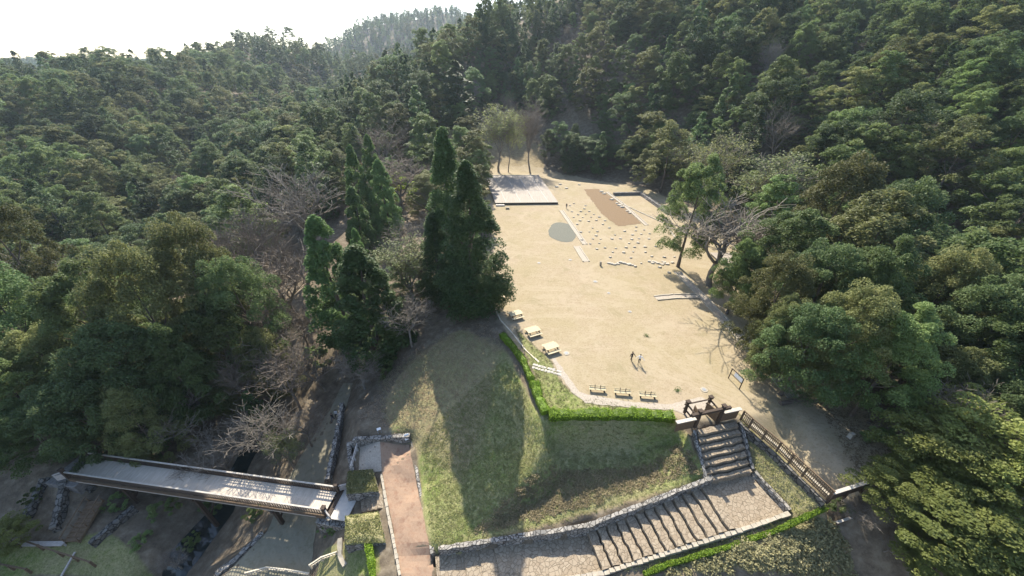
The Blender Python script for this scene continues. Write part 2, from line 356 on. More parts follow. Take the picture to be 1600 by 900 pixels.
G_SLOPE = PLg([(850, 657, 0), (1065, 657, 0), (1108, 752, -2), (917, 805, -5), (700, 862, -6), (740, 830, -6)])
G_BACK = PLg([(740, 235, 1), (745, 275, 0), (850, 275, 0), (850, 250, 0), (800, 225, 1)])
def m8(poly, n=3):
    A = in_poly(XX, YY, poly).astype(float)
    for _ in range(n): A = blur(A)
    return A
a_sand = m8(FIELD, 3) * (1 - .9 * m8(G_FRONT, 2))
G_STRAW = PLg([(590, 590, -6), (700, 520, -2), (790, 530, 0), (770, 640, -3), (730, 760, -5.5), (690, 740, -6), (640, 690, -6), (600, 660, -6)])
a_green = np.clip(m8(G_GREEN, 8) * (1 - .55 * m8(G_STRAW, 10)) + m8(G_FRONT) * .75 + m8(G_RIGHT) * .55 + m8(G_LEFT) * .9 + m8(G_MOSS) + m8(G_SLOPE) * .7, 0, 1)
a_dry = np.clip(m8(G_SLOPE) + m8(G_GREEN, 10) + m8(G_BACK) + m8(G_RIGHT) * .6 + m8(G_LEFT) * .3 + m8(PLg([(1270, 822, -4), (1180, 856, -5), (1060, 900, -7), (1020, 925, -9), (1320, 925, -8), (1300, 840, -4)])), 0, 1)
verts = np.stack([XX, YY, Z], -1).reshape(-1, 3)
idx = np.arange(NX * NY).reshape(NY, NX)
quads = np.stack([idx[:-1, :-1], idx[:-1, 1:], idx[1:, 1:], idx[1:, :-1]], -1).reshape(-1, 4)
def np_mesh(name, v, f, attrs=None, smooth=False):
    me = bpy.data.meshes.new(name); k = f.shape[1]
    me.vertices.add(len(v)); me.vertices.foreach_set('co', np.ascontiguousarray(v, dtype=np.float32).ravel())
    me.loops.add(f.size); me.loops.foreach_set('vertex_index', np.ascontiguousarray(f, dtype=np.int32).ravel())
    me.polygons.add(len(f)); me.polygons.foreach_set('loop_start', np.arange(0, f.size, k, dtype=np.int32))
    me.polygons.foreach_set('loop_total', np.full(len(f), k, dtype=np.int32))
    if smooth: me.polygons.foreach_set('use_smooth', np.ones(len(f), bool))
    for n_, a_ in (attrs or {}).items():
        at = me.attributes.new(n_, 'FLOAT', 'POINT'); at.data.foreach_set('value', np.ascontiguousarray(a_, dtype=np.float32).ravel())
    me.update(); me.validate(); return me
gm = mat('ground_cover', (.1, .1, .1), .95, .1); gv = coord(gm)
def att(n_): return nd(gm, 'ShaderNodeAttribute', attribute_name=n_).outputs['Fac']
n_big, n_mid, n_fine = noise(gm, gv, .12, 4), noise(gm, gv, .9, 6, .7), noise(gm, gv, 7, 6, .75)
def msk(a, wob=.5): 
    return math_(gm, 'MULTIPLY', math_(gm, 'SUBTRACT', math_(gm, 'ADD', a, math_(gm, 'MULTIPLY', math_(gm, 'SUBTRACT', n_mid, .5), wob)), .38), 4.2, True)
soil = ramp(gm, n_mid, [(.3, (.08, .064, .046)), (.5, (.145, .115, .08)), (.7, (.24, .20, .145))])
soil = mix(gm, ramp(gm, n_fine, [(.52, 0.), (.66, 1.)]), soil, (.17, .135, .10))
dry = ramp(gm, n_mid, [(.3, (.17, .13, .075)), (.7, (.30, .24, .14))])
green = ramp(gm, n_mid, [(.28, (.095, .13, .03)), (.5, (.165, .20, .055)), (.72, (.28, .255, .115))])
green = mix(gm, ramp(gm, n_big, [(.4, 0.), (.6, .7)]), green, (.25, .215, .12))
green = mix(gm, ramp(gm, n_fine, [(.45, 0.), (.62, .7)]), green, (.06, .08, .025))
green = mix(gm, ramp(gm, noise(gm, gv, 2.6, 8, .85), [(.48, 0.), (.62, .65)]), green, (.33, .28, .16))
sand = ramp(gm, n_mid, [(.25, (.265, .205, .133)), (.5, (.312, .25, .17)), (.75, (.355, .292, .206))])
sand = mix(gm, ramp(gm, n_big, [(.35, .0), (.65, .55)]), sand, (.27, .225, .125))
sand = mix(gm, ramp(gm, noise(gm, gv, 3.2, 8, .85), [(.50, 0.), (.62, .55)]), sand, (.15, .115, .06))
sand = mix(gm, ramp(gm, noise(gm, gv, 9, 3, .8), [(.60, 0.), (.68, .5)]), sand, (.16, .13, .07))
sand = mix(gm, ramp(gm, noise(gm, gv, .05, 5, .6, 1.5), [(.48, 0.), (.52, .35), (.56, 0.)]), sand, (.36, .30, .21))
sand = mix(gm, ramp(gm, noise(gm, gv, .22, 6, .7, .5), [(.55, 0.), (.72, .6)]), sand, (.18, .155, .08))
col = mix(gm, msk(att('dry')), soil, dry)
col = mix(gm, msk(att('green')), col, green)
col = mix(gm, msk(att('sand'), .35), col, sand)
setc(gm, col); bump(gm, math_(gm, 'ADD', n_fine, math_(gm, 'MULTIPLY', n_mid, .6)), .55, .12)
ground = struct(link('ground', np_mesh('ground', verts, quads, dict(sand=a_sand.ravel(), green=a_green.ravel(), dry=a_dry.ravel()), True), gm))

def sheet(name, poly, m, dz=.03, step=.5, jitter=.0):
    """a thin surface draped over the ground: polygon cut against the ground grid"""
    poly = [Vector((p[0], p[1])) for p in poly]
    pts = []
    n = len(poly)
    for i in range(n):
        a, b = poly[i], poly[(i + 1) % n]; k = max(1, int((b - a).length / step))
        for q in range(k):
            c = a.lerp(b, q / k); 
            if jitter: c = c + Vector((random.uniform(-jitter, jitter), random.uniform(-jitter, jitter)))
            pts.append(c)
    nb = len(pts); xs = [p.x for p in pts]; ys = [p.y for p in pts]
    gx, gy = np.meshgrid(np.arange(min(xs), max(xs), step), np.arange(min(ys), max(ys), step))
    ins = in_poly(gx, gy, pts)
    inner = [Vector((x, y)) for x, y in zip(gx[ins], gy[ins])]
    vv, _, ff, _, _, _ = geometry.delaunay_2d_cdt(pts + inner, [(i, (i + 1) % nb) for i in range(nb)], [], 0, 1e-4)
    ff2 = []
    for f_ in ff:
        c = sum((vv[i] for i in f_), Vector((0, 0))) / len(f_)
        if in_poly(np.array([c.x]), np.array([c.y]), pts)[0]: ff2.append(tuple(f_))
    me = bpy.data.meshes.new(name); me.from_pydata([(v.x, v.y, hz(v.x, v.y) + dz) for v in vv], [], ff2); me.update()
    bm = bmesh.new(); bm.from_mesh(me); bmesh.ops.recalc_face_normals(bm, faces=bm.faces)
    if sum(f_.normal.z for f_ in bm.faces) < 0: bmesh.ops.reverse_faces(bm, faces=bm.faces)
    bm.to_mesh(me); bm.free()
    return struct(link(name, me, m))
def ribbon(line, wd):
    L = [Vector((p[0], p[1])) for p in line]; a = []; b = []
    for i, p_ in enumerate(L):
        d = (L[min(i + 1, len(L) - 1)] - L[max(i - 1, 0)]).normalized(); n_ = Vector((-d.y, d.x)) * wd / 2
        a.append(p_ + n_); b.append(p_ - n_)
    return a + b[::-1]
sheet('red_path', PLg([(597, 738, -7), (597, 700, -7), (640, 697, -7), (652, 760, -7), (674, 869, -7), (682, 905, -7), (625, 905, -7), (612, 810, -7)]), M_red_earth, .04, .5, .05)
sheet('forecourt_paving', PLg([(560, 737, -7), (563, 700, -7), (596.5, 699, -7), (596.5, 737, -7)]), M_gravel_pale, .04)
sheet('lower_road', [P(*a) for a in RD_R] + [P(*a) for a in RD_L[::-1]], M_road, .05, .8, .08)
sheet('stream_water', PLg([(468, 570, -12.5), (425, 660, -13.2), (388, 730, -14), (365, 800, -15), (290, 903, -16), (255, 903, -16), (335, 790, -15), (372, 715, -14), (415, 640, -12.8), (460, 560, -12)]), M_stream, .06)
sheet('brown_earth_patch', PL([(912, 296), (935, 295), (962, 312), (1003, 349), (966, 354), (940, 334)]), M_brown_earth, .03, .6, .25)
cg = P(879, 362); sheet('gravel_patch', [cg + Vector((math.cos(k) * 3.6 + .3 * math.sin(3 * k), math.sin(k) * 6.5, 0)) for k in np.linspace(0, 6.1, 26)], M_gravel, .03, .6, .1)
sheet('gravel_border', PL([(905, 613), (935, 620), (985, 628), (1045, 632), (1095, 620), (1118, 633), (1075, 652), (1052, 641), (985, 637), (915, 630), (893, 612), (872, 582), (862, 560), (868, 560)]), M_gravel_pale, .035, .5, .08)

def wall(name, line, height, thick, m, label, jit=.05, base=-.5, cap=None, tops=None, par=None):
    """a dry stone wall: rough subdivided slab following a line; tops = heights of its crown"""
    L = [Vector(p) for p in line]; pts = []
    for i in range(len(L) - 1):
        k = max(2, int((L[i + 1] - L[i]).length / .45))
        for q in range(k): pts.append(L[i].lerp(L[i + 1], q / k))
    pts.append(L[-1]); mb = MB(); V_ = []; F_ = []
    nrow = max(2, int(height / .4)) + 1
    prof = [(-.5, r / nrow) for r in range(nrow + 1)] + [(.5, 1 - r / nrow) for r in range(nrow + 1)]
    for i, p_ in enumerate(pts):
        d = (pts[min(i + 1, len(pts) - 1)] - pts[max(i - 1, 0)]); d.z = 0; d.normalize(); n_ = Vector((-d.y, d.x, 0))
        for s_, h in prof:
            z_ = p_.z + base + h * (height - base)
            V_.append(p_ + n_ * (s_ * thick * (1.15 - .3 * h) + random.uniform(-jit, jit)) + Vector((0, 0, z_ - p_.z + random.uniform(-jit, jit) * (h > .9))))
    k = len(prof)
    for i in range(len(pts) - 1):
        for a in range(k - 1): F_.append((i * k + a, i * k + a + 1, (i + 1) * k + a + 1, (i + 1) * k + a))
    F_.append(tuple(range(k))); F_.append(tuple(range((len(pts) - 1) * k, len(pts) * k)))
    mb.add(V_, F_); o = mb.build(name, m, par)
    if label: tag(o, label, 'wall')
    return o

def leaf_cloud(C, S, var, up=.9, name='leaves', asp=.55):
    """C centres, S sizes: one small quad each, mostly level"""
    n = len(C)
    nrm = rng.normal(size=(n, 3)); nrm /= np.linalg.norm(nrm, axis=1)[:, None]; nrm[:, 2] = np.abs(nrm[:, 2]); nrm += np.array([0, 0, up]); nrm /= np.linalg.norm(nrm, axis=1)[:, None]
    r_ = rng.normal(size=(n, 3)); u = np.cross(nrm, r_); u /= np.linalg.norm(u, axis=1)[:, None]; v = np.cross(nrm, u)
    S = np.broadcast_to(S, (n,))[:, None]; a = u * S * .5; b = v * S * .5 * asp
    V_ = np.stack([C - a, C - b * 1.0 + a * .1, C + a, C + b + a * .1], 1).reshape(-1, 3)
    return V_, np.arange(4 * n).reshape(-1, 4), np.repeat(var, 4)
# ------------------------------------------------------------------ stone stairs
def rough_edge(a, b, n, j):
    return [a.lerp(b, k / n) + Vector((random.uniform(-j, j), random.uniform(-j, j), 0)) for k in range(n + 1)]
def flight(name, label, a0, a1, b0, b1, n, first_level=None):
    root = empty(name, (a0 + a1 + b0 + b1) / 4, 0, label, 'stairs'); base = Vector(root.location)
    prev = rough_edge(a0, a1, 9, .05)
    for k in range(n):
        gd_ = (b0 - a0).normalized() * .17; p0, p1 = a0.lerp(b0, (k + 1) / n), a1.lerp(b1, (k + 1) / n)
        nxt = rough_edge(p0 - gd_ * .2, p1 - gd_ * .2, 9, .08); z = a0.z + (b0.z - a0.z) * (k + .5) / n if False else a0.z + (b0.z - a0.z) * k / n
        # tread stays level; gap added before the next one deepens riser shade
        poly = [Vector((v.x, v.y, z)) for v in prev] + [Vector((v.x, v.y, z)) for v in nxt[::-1]]
        mb = MB(); N = len(poly)
        top = [v - base for v in poly]; bot = [Vector((v.x, v.y, z - .95)) - base for v in poly]
        fs = []
        m_ = len(prev)
        for i in range(m_ - 1): fs.append((i, i + 1, N - 2 - i, N - 1 - i))
        fs += [(i, i + N, (i + 1) % N + N, (i + 1) % N) for i in range(N)]
        mb.add(top + bot, fs); mb.build('step', M_pave, root); prev = [v + gd_ for v in nxt]
    return root
U0s, U1s = U0 + Vector((0, -.3, 0)), U1 + Vector((-.15, -.3, 0))
flight('stone_stairs', 'short upper flight of broad stone steps rising to the wooden gate', U0s, U1s, D0, D1, 7)
flight('stone_stairs', 'long lower flight of broad flagstone steps beside the bushy slope', L1, L4, B1, B4, 13)
mb = MB(); poly = [D0, D1 + Vector((.05, 0, 0)), LR, L4 + Vector((0, 0, 0)), L1]
mb.prism([(v.x, v.y) for v in [D0 + Vector((-.1, .1, 0)), D1 + Vector((0, .1, 0)), LR, L4, L1]], -3.4, -2.885)
struct(mb.build('stair_landing', M_pave))
mb = MB(); q1, q4 = B1.lerp(C1, .62), B4.lerp(C4, .62); r1, r4 = B1.lerp(C1, .72), B4.lerp(C4, .72); s1, s4 = B1.lerp(C1, .82), B4.lerp(C4, .82)
zz = -6.2 - .277
for (a, b, c, d, z) in ((B1, B4, q4, q1, -6.48), (q1, q4, r4, r1, -6.64), (r1, r4, s4, s1, -6.8), (s1, s4, C4, C1, -6.93)):
    mb.prism([(v.x, v.y) for v in (a, b, c, d)], z - .7, z)
struct(mb.build('flagstone_pavement', M_pave))
# kerb stones along the outer side of the stairs
def kerb_line(name, line, wd, ht, m, label, step=.55, dz=0):
    mb = MB()
    for i in range(len(line) - 1):
        a, b = Vector(line[i]), Vector(line[i + 1]); n = max(1, int((b - a).length / step)); rz = math.atan2(b.y - a.y, b.x - a.x)
        for k in range(n):
            c = a.lerp(b, (k + .5) / n); mb.box(c + Vector((0, 0, dz)), ((b - a).length / n * .95, wd * random.uniform(.8, 1.15), ht * random.uniform(.85, 1.15)), rz, j=.03)
    o = mb.build(name, m); tag(o, label, 'kerb'); return o
kerb_line('stone_kerb', [LR + Vector((.1, -.15, .0)), L4 + Vector((.1, -.2, -.1)), B4 + Vector((.1, -.2, -.1)), C4 + Vector((0, -.2, .1))], .35, .5, M_kerb, 'row of pale edging stones along the outer side of the flagstone stairs')
wall('stone_wall', [C1 + Vector((.4, .22, .0)), B1 + Vector((0, .22, .1)), L1 + Vector((.1, .22, -.1))], 1.15, .5, M_stone, 'low stone retaining wall between the lower stairs and the bushy slope', .06)
wall('stone_wall', [D1 + Vector((.3, 0, -.1)), LR + Vector((.3, .1, -.1))], .55, .45, M_stone, 'low stone wall along the right side of the stair landing', .06)
wall('stone_wall', [U1 + Vector((.3, -.6, -.5)), D1 + Vector((.3, .3, -.1))], .5, .35, M_stone, 'narrow stone edge wall right of the upper stairs', .05)
wall('stone_wall', [U0 + Vector((-.3, -.5, -.6)), D0 + Vector((-.3, .1, 0))], .75, .4, M_stone, 'narrow stone edge wall left of the upper stairs', .05)

# ------------------------------------------------------------------ walls and banks round the red path
wall('stone_wall', [P(556, 697, -7), P(600, 695, -7), P(643, 691, -7)], 1.6, .6, M_stone, 'dark stone retaining wall closing the top end of the red path', .06)
wall('stone_wall', [P(645, 694, -7), P(655, 760, -7), P(668, 825, -7), P(677, 868, -7)], .55, .4, M_stone, 'low pale stone edge between the red path and the grassy slope', .05)
kerb_line('stone_kerb', PLg([(596, 742, -7), (606, 800, -7), (616, 850, -7), (625, 900, -7)]), .3, .35, M_kerb, 'line of pale kerb stones on the left edge of the red path', .5)
def bank(label, poly, top_z, base_z, tilt=None):
    root = empty('grassy_bank', sum((Vector(p) for p in poly), Vector()) / len(poly), 0, label, 'bank'); b = Vector(root.location)
    # stone body with a bumpy turf top
    P2 = [Vector((p[0], p[1])) for p in poly]; ring = []
    for i in range(len(P2)):
        a_, b_ = P2[i], P2[(i + 1) % len(P2)]; k = max(2, int((b_ - a_).length / .5))
        ring += [a_.lerp(b_, q / k) for q in range(k)]
    n = len(ring); V_ = []; rows = 4
    cx = sum(ring, Vector((0, 0))) / n
    for r in range(rows + 1):
        z = base_z + (top_z - base_z) * r / rows
        for p_ in ring:
            q = cx + (p_ - cx) * (1.04 - .04 * r / rows) + Vector((random.uniform(-.06, .06), random.uniform(-.06, .06))); V_.append(Vector((q.x, q.y, z)) - b)
    F_ = [(r * n + i, r * n + (i + 1) % n, (r + 1) * n + (i + 1) % n, (r + 1) * n + i) for r in range(rows) for i in range(n)] + [tuple(rows * n + i for i in range(n))]
    mb = MB(); mb.add(V_, F_); mb.build('stone_face', M_stone, root)
    V_ = []; rr = 6
    for r in range(rr):
        s_ = 1.0 - r / rr; lift = .05 + .3 * (1 - s_ ** 4) + .07 * math.sin(len(V_) * .7)
        for p_ in ring:
            q = cx + (p_ - cx) * s_ * .98; V_.append(Vector((q.x, q.y, top_z + lift + random.uniform(-.04, .04))) - b)
    V_.append(Vector((cx.x, cx.y, top_z + .36)) - b)
    F_ = [(r * n + i, r * n + (i + 1) % n, (r + 1) * n + (i + 1) % n, (r + 1) * n + i) for r in range(rr - 1) for i in range(n)] + [((rr - 1) * n + i, (rr - 1) * n + (i + 1) % n, rr * n) for i in range(n)]
    mb = MB(); mb.add(V_, F_); g = mb.build('turf_top', M_turf, root)
    for p_ in g.data.polygons: p_.use_smooth = True
    C = []
    while len(C) < 2600:
        x_, y_ = random.uniform(min(p[0] for p in poly), max(p[0] for p in poly)), random.uniform(min(p[1] for p in poly), max(p[1] for p in poly))
        if in_poly(np.array([x_]), np.array([y_]), poly)[0]:
            s_ = min(1, max(abs(x_ - cx.x) / 2.2, abs(y_ - cx.y) / 1.5)); C.append((x_ - b.x, y_ - b.y, top_z + .05 + .3 * (1 - s_ ** 4) + random.uniform(0, .12) - b.z))
    v_, f_, a_ = leaf_cloud(np.array(C), .17, rng.random(len(C)), .1); link('grass_tufts', np_mesh('grass_tufts', v_, f_, dict(var=a_)), M_leaf_grass, root)
M_turf = noisy_mat('turf', (.075, .10, .03), (.27, .235, .12), 3.2, .95, 1., c3=(.14, .16, .055))
bank('small grass topped stone bank between the bridge end and the shaded forecourt', PLg([(543, 737, -6.6), (583, 733, -6.6), (592, 768, -6.6), (541, 772, -6.6)]), -6.7, -9.5)
bank('larger square grass topped stone bank below the small steps', PLg([(539, 806, -6.9), (592, 799, -6.9), (603, 848, -6.9), (539, 852, -6.9)]), -7.0, -10)
# small steps up from the bridge
st = empty('stone_steps', P(580, 785, -8), 0, 'four narrow stone steps between two grass topped banks', 'steps'); sb = Vector(st.location)
for k in range(4):
    a0, a1 = P(563 + k * 9, 773, -8), P(565 + k * 9, 800, -8); c0, c1 = P(573 + k * 9, 773, -8), P(575 + k * 9, 800, -8); z = -7.95 + .25 * k
    mb = MB(); mb.prism([(v.x - sb.x, v.y - sb.y) for v in (a0, c0 + Vector((.8, 0, 0)), c1 + Vector((.8, 0, 0)), a1)], -9 - sb.z, z - sb.z + .01 * k); mb.build('step', M_pave, st)
for nm, ln, h, lb in [('stone_wall', [(553, 745, -8), (546, 700, -8), (556, 696, -7.3)], .9, 'shaded stone parapet wall left of the forecourt'),
                   ('stone_wall', [(538, 640, -9.5), (528, 700, -10), (516, 760, -10.4)], 1.6, 'rough stone wall rising along the right side of the lower road'),
                   ('stone_wall', [(415, 838, -12.6), (372, 880, -12.9), (340, 905, -13.2)], 1.0, 'rough stone wall on the stream side of the lower road')]:
    wall(nm, PLg(ln), h, .6, M_stone, lb, .08, -1.2)
# timber handrail beside forecourt
def rail(name, pts, label, cat, h=.9, gap=1.2, m=M_wood_grey, pk=0, pm=None, group=None, rails=(1.0,), capw=.12, post=.13):
    """a railing with post, rail and picket parts"""
    pts = [Vector(p) for p in pts]; root = empty(name, pts[0], 0, label, cat, group); o0 = Vector(pts[0])
    rl = [MB() for _ in rails]; pkb = []
    for i in range(len(pts) - 1):
        a, b = pts[i], pts[i + 1]; L = (b - a).length; n = max(1, round(L / gap))
        for k in range(n + (i == len(pts) - 2)):
            c = a.lerp(b, k / n) - o0; mb = MB(); mb.box(c + Vector((0, 0, h / 2)), (post, post, h + .12), math.atan2(b.y - a.y, b.x - a.x)); mb.build('post', pm or m, root)
        for q, fr in enumerate(rails):
            up = Vector((0, 0, h * fr)); rl[q].beam(a - o0 + up, b - o0 + up, capw if q == 0 else .07, .09)
        if pk:
            mb = MB(); n = int(L / pk)
            for k in range(n):
                c = a.lerp(b, (k + .5) / n) - o0; mb.box(c + Vector((0, 0, h * .5)), (.045, .045, h * .9), math.atan2(b.y - a.y, b.x - a.x))
            mb.build('picket_panel', pm or m, root)
    for q, r_ in enumerate(rl): r_.build('rail', m, root)
    return root
rail('wooden_railing', PLg([(551, 735, -7), (563, 690, -7)]), 'short grey wooden handrail at the left edge of the shaded forecourt', 'railing', 1.0, 1.6, rails=(1., .55))

# ------------------------------------------------------------------ wooden bridge
BZ = -8.0
bA, bB = P(517, 785, BZ), P(128, 730, BZ)
ux = (bB - bA).normalized(); uy = Vector((-ux.y, ux.x, 0)) * -1
if uy.y < 0: uy = -uy
BL = (bB - bA).length; BW = 2.45
br = empty('wooden_bridge', bA, 0, 'long pale wooden footbridge with lattice railings over the stream valley', 'bridge')
def bp(s_, w_, z=0): return ux * s_ + uy * w_ + Vector((0, 0, z))
rzb = math.atan2(ux.y, ux.x)
M_plank = noisy_mat('bridge_planks', (.36, .31, .25), (.54, .47, .385), 1.5, .8, .2, stretch=(3, .4, 1))
mb = MB(); n = int(BL / .22)
for k in range(n): mb.box(bp(BL * (k + .5) / n, 0, -.03 + random.uniform(-.008, .008)), (BL / n * .93, BW, .07), rzb)
mb.build('deck', M_plank, br)
mb = MB()
for w_ in (-1.45, -.5, .5, 1.45): mb.beam(bp(0, w_, -.28), bp(BL, w_, -.28), .22, .4)
mb.build('girders', M_wood_brown, br)
for sx in (-1, 1):
    rt = MB(); rt.beam(bp(-.1, sx * 1.3, 1.0), bp(BL + .1, sx * 1.3, 1.0), .16, .10); top = rt.build('handrail', M_cap, br)
    rt = MB()
    for h_ in (.12, .35, .62): rt.beam(bp(0, sx * 1.3, h_), bp(BL, sx * 1.3, h_), .05, .07)
    rt.build('lower_rails', M_wood_dark, br)
    rt = MB()
    for k in range(int(BL / .32)): rt.box(bp(.16 + k * .32, sx * 1.3, .5), (.06, .06, 1.0), rzb)
    rt.build('balusters', M_wood_dark, br)
    for s_ in (-.25, BL + .25):
        rt = MB(); rt.box(bp(s_, sx * 1.3, .62), (.34, .34, 1.7), rzb); rt.box(bp(s_, sx * 1.3, 1.5), (.46, .46, .12), rzb); rt.build('end_post', M_wood_dark, br)
        rt = MB(); e_ = -1 if s_ < 0 else 1; rt.beam(bp(s_, sx * 1.3, 1.1), bp(s_ + e_ * .9, sx * 1.8, .9), .14, .12); rt.beam(bp(s_, sx * 1.3, .3), bp(s_ + e_ * .9, sx * 1.8, .3), .1, .9); rt.build('wing_rail', M_wood_grey, br)
    rt = MB(); rt.beam(bp(1, sx * 1.5, -.35), bp(BL - 1, sx * 1.5, -.35), .14, .16); rt.build('side_beam', M_cap, br)
for s_ in (6.5, BL * .5, BL - 7):
    c = bA + bp(s_, 0, 0); g = hz(c.x, c.y) - BZ - .3
    rt = MB()
    for w_ in (-1.3, 1.3):
        rt.box(bp(s_, w_, (g - .45) / 2), (.38, .38, -g - .45 + .02), rzb); 
    rt.beam(bp(s_, -1.7, -.62), bp(s_, 1.7, -.62), .3, .28)
    rt.beam(bp(s_, -1.3, g * .7), bp(s_, 1.3, g * .3), .14, .2); rt.build('trestle', M_wood_dark, br)
rt = MB(); rt.box(bp(-1.6, 0, -.1), (2.4, 3.3, .14), rzb); rt.build('landing_slab', M_slab, br)
rt = MB(); rt.box(bp(-.55, 0, .04), (.45, 3.0, .1), rzb); rt.build('threshold', M_wood_dark, br)
# stone abutment under the right end
mb = MB(); ab = [bA + bp(.9, -2.0), bA + bp(.9, 2.0), bA + bp(-3.3, 2.2), bA + bp(-3.3, -2.2)]
mb.prism([(v.x, v.y) for v in ab], -12.5, -8.65); tag(mb.build('stone_abutment', M_stone, bevel=.05), 'square stone abutment holding up the right end of the bridge', 'abutment')
mb = MB(); ab = [bA + bp(BL - 1.2, -2.1), bA + bp(BL - 1.2, 2.1), bA + bp(BL + 3, 2.1), bA + bp(BL + 3, -2.1)]
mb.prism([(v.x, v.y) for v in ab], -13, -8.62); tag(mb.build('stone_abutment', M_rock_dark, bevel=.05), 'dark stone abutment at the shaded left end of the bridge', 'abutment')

# ------------------------------------------------------------------ left bank terraces, steps, rails
for k, (a, b, h, lb) in enumerate([((83, 762, -10.6), (48, 815, -11.6), .8, 'leftmost dark terrace wall below the bridge'),
                                ((83, 762, -10.6), (150, 768, -10.8), .6, 'dark cross wall of stone close under the left end of the bridge'),
                                ((118, 770, -10.9), (95, 835, -12), .9, 'middle dark terrace wall of rough stone below the bridge'),
                                ((212, 795, -11.8), (150, 858, -12.6), .9, 'rightmost terrace wall with a pale sunlit end below the bridge')]):
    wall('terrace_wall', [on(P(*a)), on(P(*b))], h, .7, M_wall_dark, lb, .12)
st = empty('wooden_steps', on(P(128, 838, -12)), 0, 'small flight of wooden steps on the shaded left bank', 'steps'); sb = Vector(st.location)
d = (on(P(152, 818, -12)) - on(P(122, 852, -12))); d.z = 0; d.normalize(); nrm = Vector((-d.y, d.x, 0)); rz = math.atan2(d.y, d.x)
for k in range(9):
    mb = MB(); mb.box(d * (k * .42 - .6) + Vector((0, 0, .15 + .17 * k)), (.42, 1.5, .16), rz); mb.build('step', M_wood_brown, st)
for s_ in (-.8, .8):
    mb = MB(); mb.beam(d * -.9 + nrm * s_ + Vector((0, 0, .0)), d * 3.1 + nrm * s_ + Vector((0, 0, 1.55)), .1, .28); mb.build('stringer', M_wood_brown, st)
    mb = MB(); mb.beam(d * -.9 + nrm * s_ + Vector((0, 0, 1.0)), d * 3.1 + nrm * s_ + Vector((0, 0, 2.5)), .08, .1)
    for q in (-.8, .5, 1.8, 3.0): mb.beam(d * q + nrm * s_ + Vector((0, 0, .1 + .38 * q)), d * q + nrm * s_ + Vector((0, 0, 1.05 + .38 * q)), .09, .09)
    mb.build('handrail', M_wood_brown, st)
rail('wooden_railing', [on(P(40, 850, -12)), on(P(103, 872, -12.6)), on(P(148, 884, -12.8))], 'brown log railing ending at a thick post on the sunny grass', 'railing', 1.1, 2.4, M_wood_brown, rails=(1.,), capw=.14, post=.2)
rail('wooden_railing', [on(P(-25, 883, -12.8)), on(P(52, 897, -13))], 'brown log railing in the bottom left corner of the grass', 'railing', 1.0, 2.4, M_wood_brown, rails=(1.,), capw=.14, post=.2)
rail('wooden_walkway', [on(P(42, 853, -12)), on(P(108, 856, -12.4))], 'low pale boardwalk edge with short posts on the left bank', 'walkway', .45, .5, M_wood_grey, rails=(1., .4), capw=.5)
mb = MB(); mb.beam(on(P(122, 866, -12.4), .3), on(P(98, 905, -13), .25), .16, .14); tag(mb.build('wooden_pole', M_wood_grey), 'pale wooden pole lying down the sunny grass slope', 'pole')
# pale railings below the bridge; the first builds fence-shadow curves as an object
rail('curved_railing', PLg([(487, 888, -10), (505, 876, -9.8), (528, 868, -9.4)]), 'short curved pale railing standing in for fence shadows above the lower road', 'fence', .8, 1.2, M_wood_pale, .28, rails=(1., .5))
rail('curved_railing', [on(P(a, b, -12)) for a, b in [(388, 900), (420, 892), (450, 895), (486, 902)]], 'low curved pale railing crossing the lower road at the bottom edge', 'fence', .8, 1.2, M_wood_pale, .28, rails=(1., .5))
for nm, ln, lb in [('stone_wall', [(533, 846, -8.8), (533, 872, -9.2), (541, 888, -9.4)], 'narrow pale stone edge curving below the square bank')]:
    wall(nm, PLg(ln), .7, .5, M_kerb, lb, .05)

# ------------------------------------------------------------------ gate
gate = empty('wooden_gate', P(1110, 660, 0), 0, 'dark open timber gate of posts and crossbeams at the top of the stairs', 'gate'); gb = Vector(gate.location)
pl_, pr_ = P(1085, 667, 0) - gb, P(1121, 659, 0) - gb
gd = (pr_ - pl_).normalized(); gn = Vector((-gd.y, gd.x, 0)); rzg = math.atan2(gd.y, gd.x)
for q in (pl_, pr_):
    mb = MB(); mb.box(q + Vector((0, 0, 1.3)), (.32, .3, 2.8), rzg); mb.box(q + Vector((0, 0, 2.76)), (.5, .46, .12), rzg); mb.build('main_post', M_wood_dark, gate)
    r_ = q + gn * 1.9; mb = MB(); mb.box(r_ + Vector((0, 0, 1.15)), (.24, .24, 2.0), rzg); mb.box(r_ + Vector((0, 0, 2.12)), (.5, .42, .14), rzg); mb.build('rear_post', M_wood_dark, gate)
    mb = MB()
    for h_ in (.7, 1.6): mb.beam(q + Vector((0, 0, h_)), r_ + gn * .3 + Vector((0, 0, h_)), .12, .18)
    mb.build('brace_beam', M_wood_dark, gate)
mb = MB(); mb.beam(pl_ - gd * 1.0 + Vector((0, 0, 2.2)), pr_ + gd * 1.0 + Vector((0, 0, 2.2)), .3, .34); mb.build('crossbeam', M_wood_dark, gate)
mb = MB(); mb.beam(pl_ + gn * 1.9 - gd * .4 + Vector((0, 0, 1.7)), pr_ + gn * 1.9 + gd * .4 + Vector((0, 0, 1.7)), .1, .14); mb.build('tie_beam', M_wood_dark, gate)
for q, dr, L in ((pl_ - gd * .3, -1, 2.3), (pr_ + gd * .3, 1, 2.2)):
    e_ = q + gd * dr * L
    mb = MB(); mb.beam(q + Vector((0, 0, .75)), e_ + Vector((0, 0, .75)), .1, 1.5); mb.build('side_panel', M_wood_brown, gate)
    mb = MB(); mb.beam(q + Vector((0, 0, 1.56)), e_ + gd * dr * .15 + Vector((0, 0, 1.56)), .42, .1); mb.build('panel_cap', M_cap, gate)
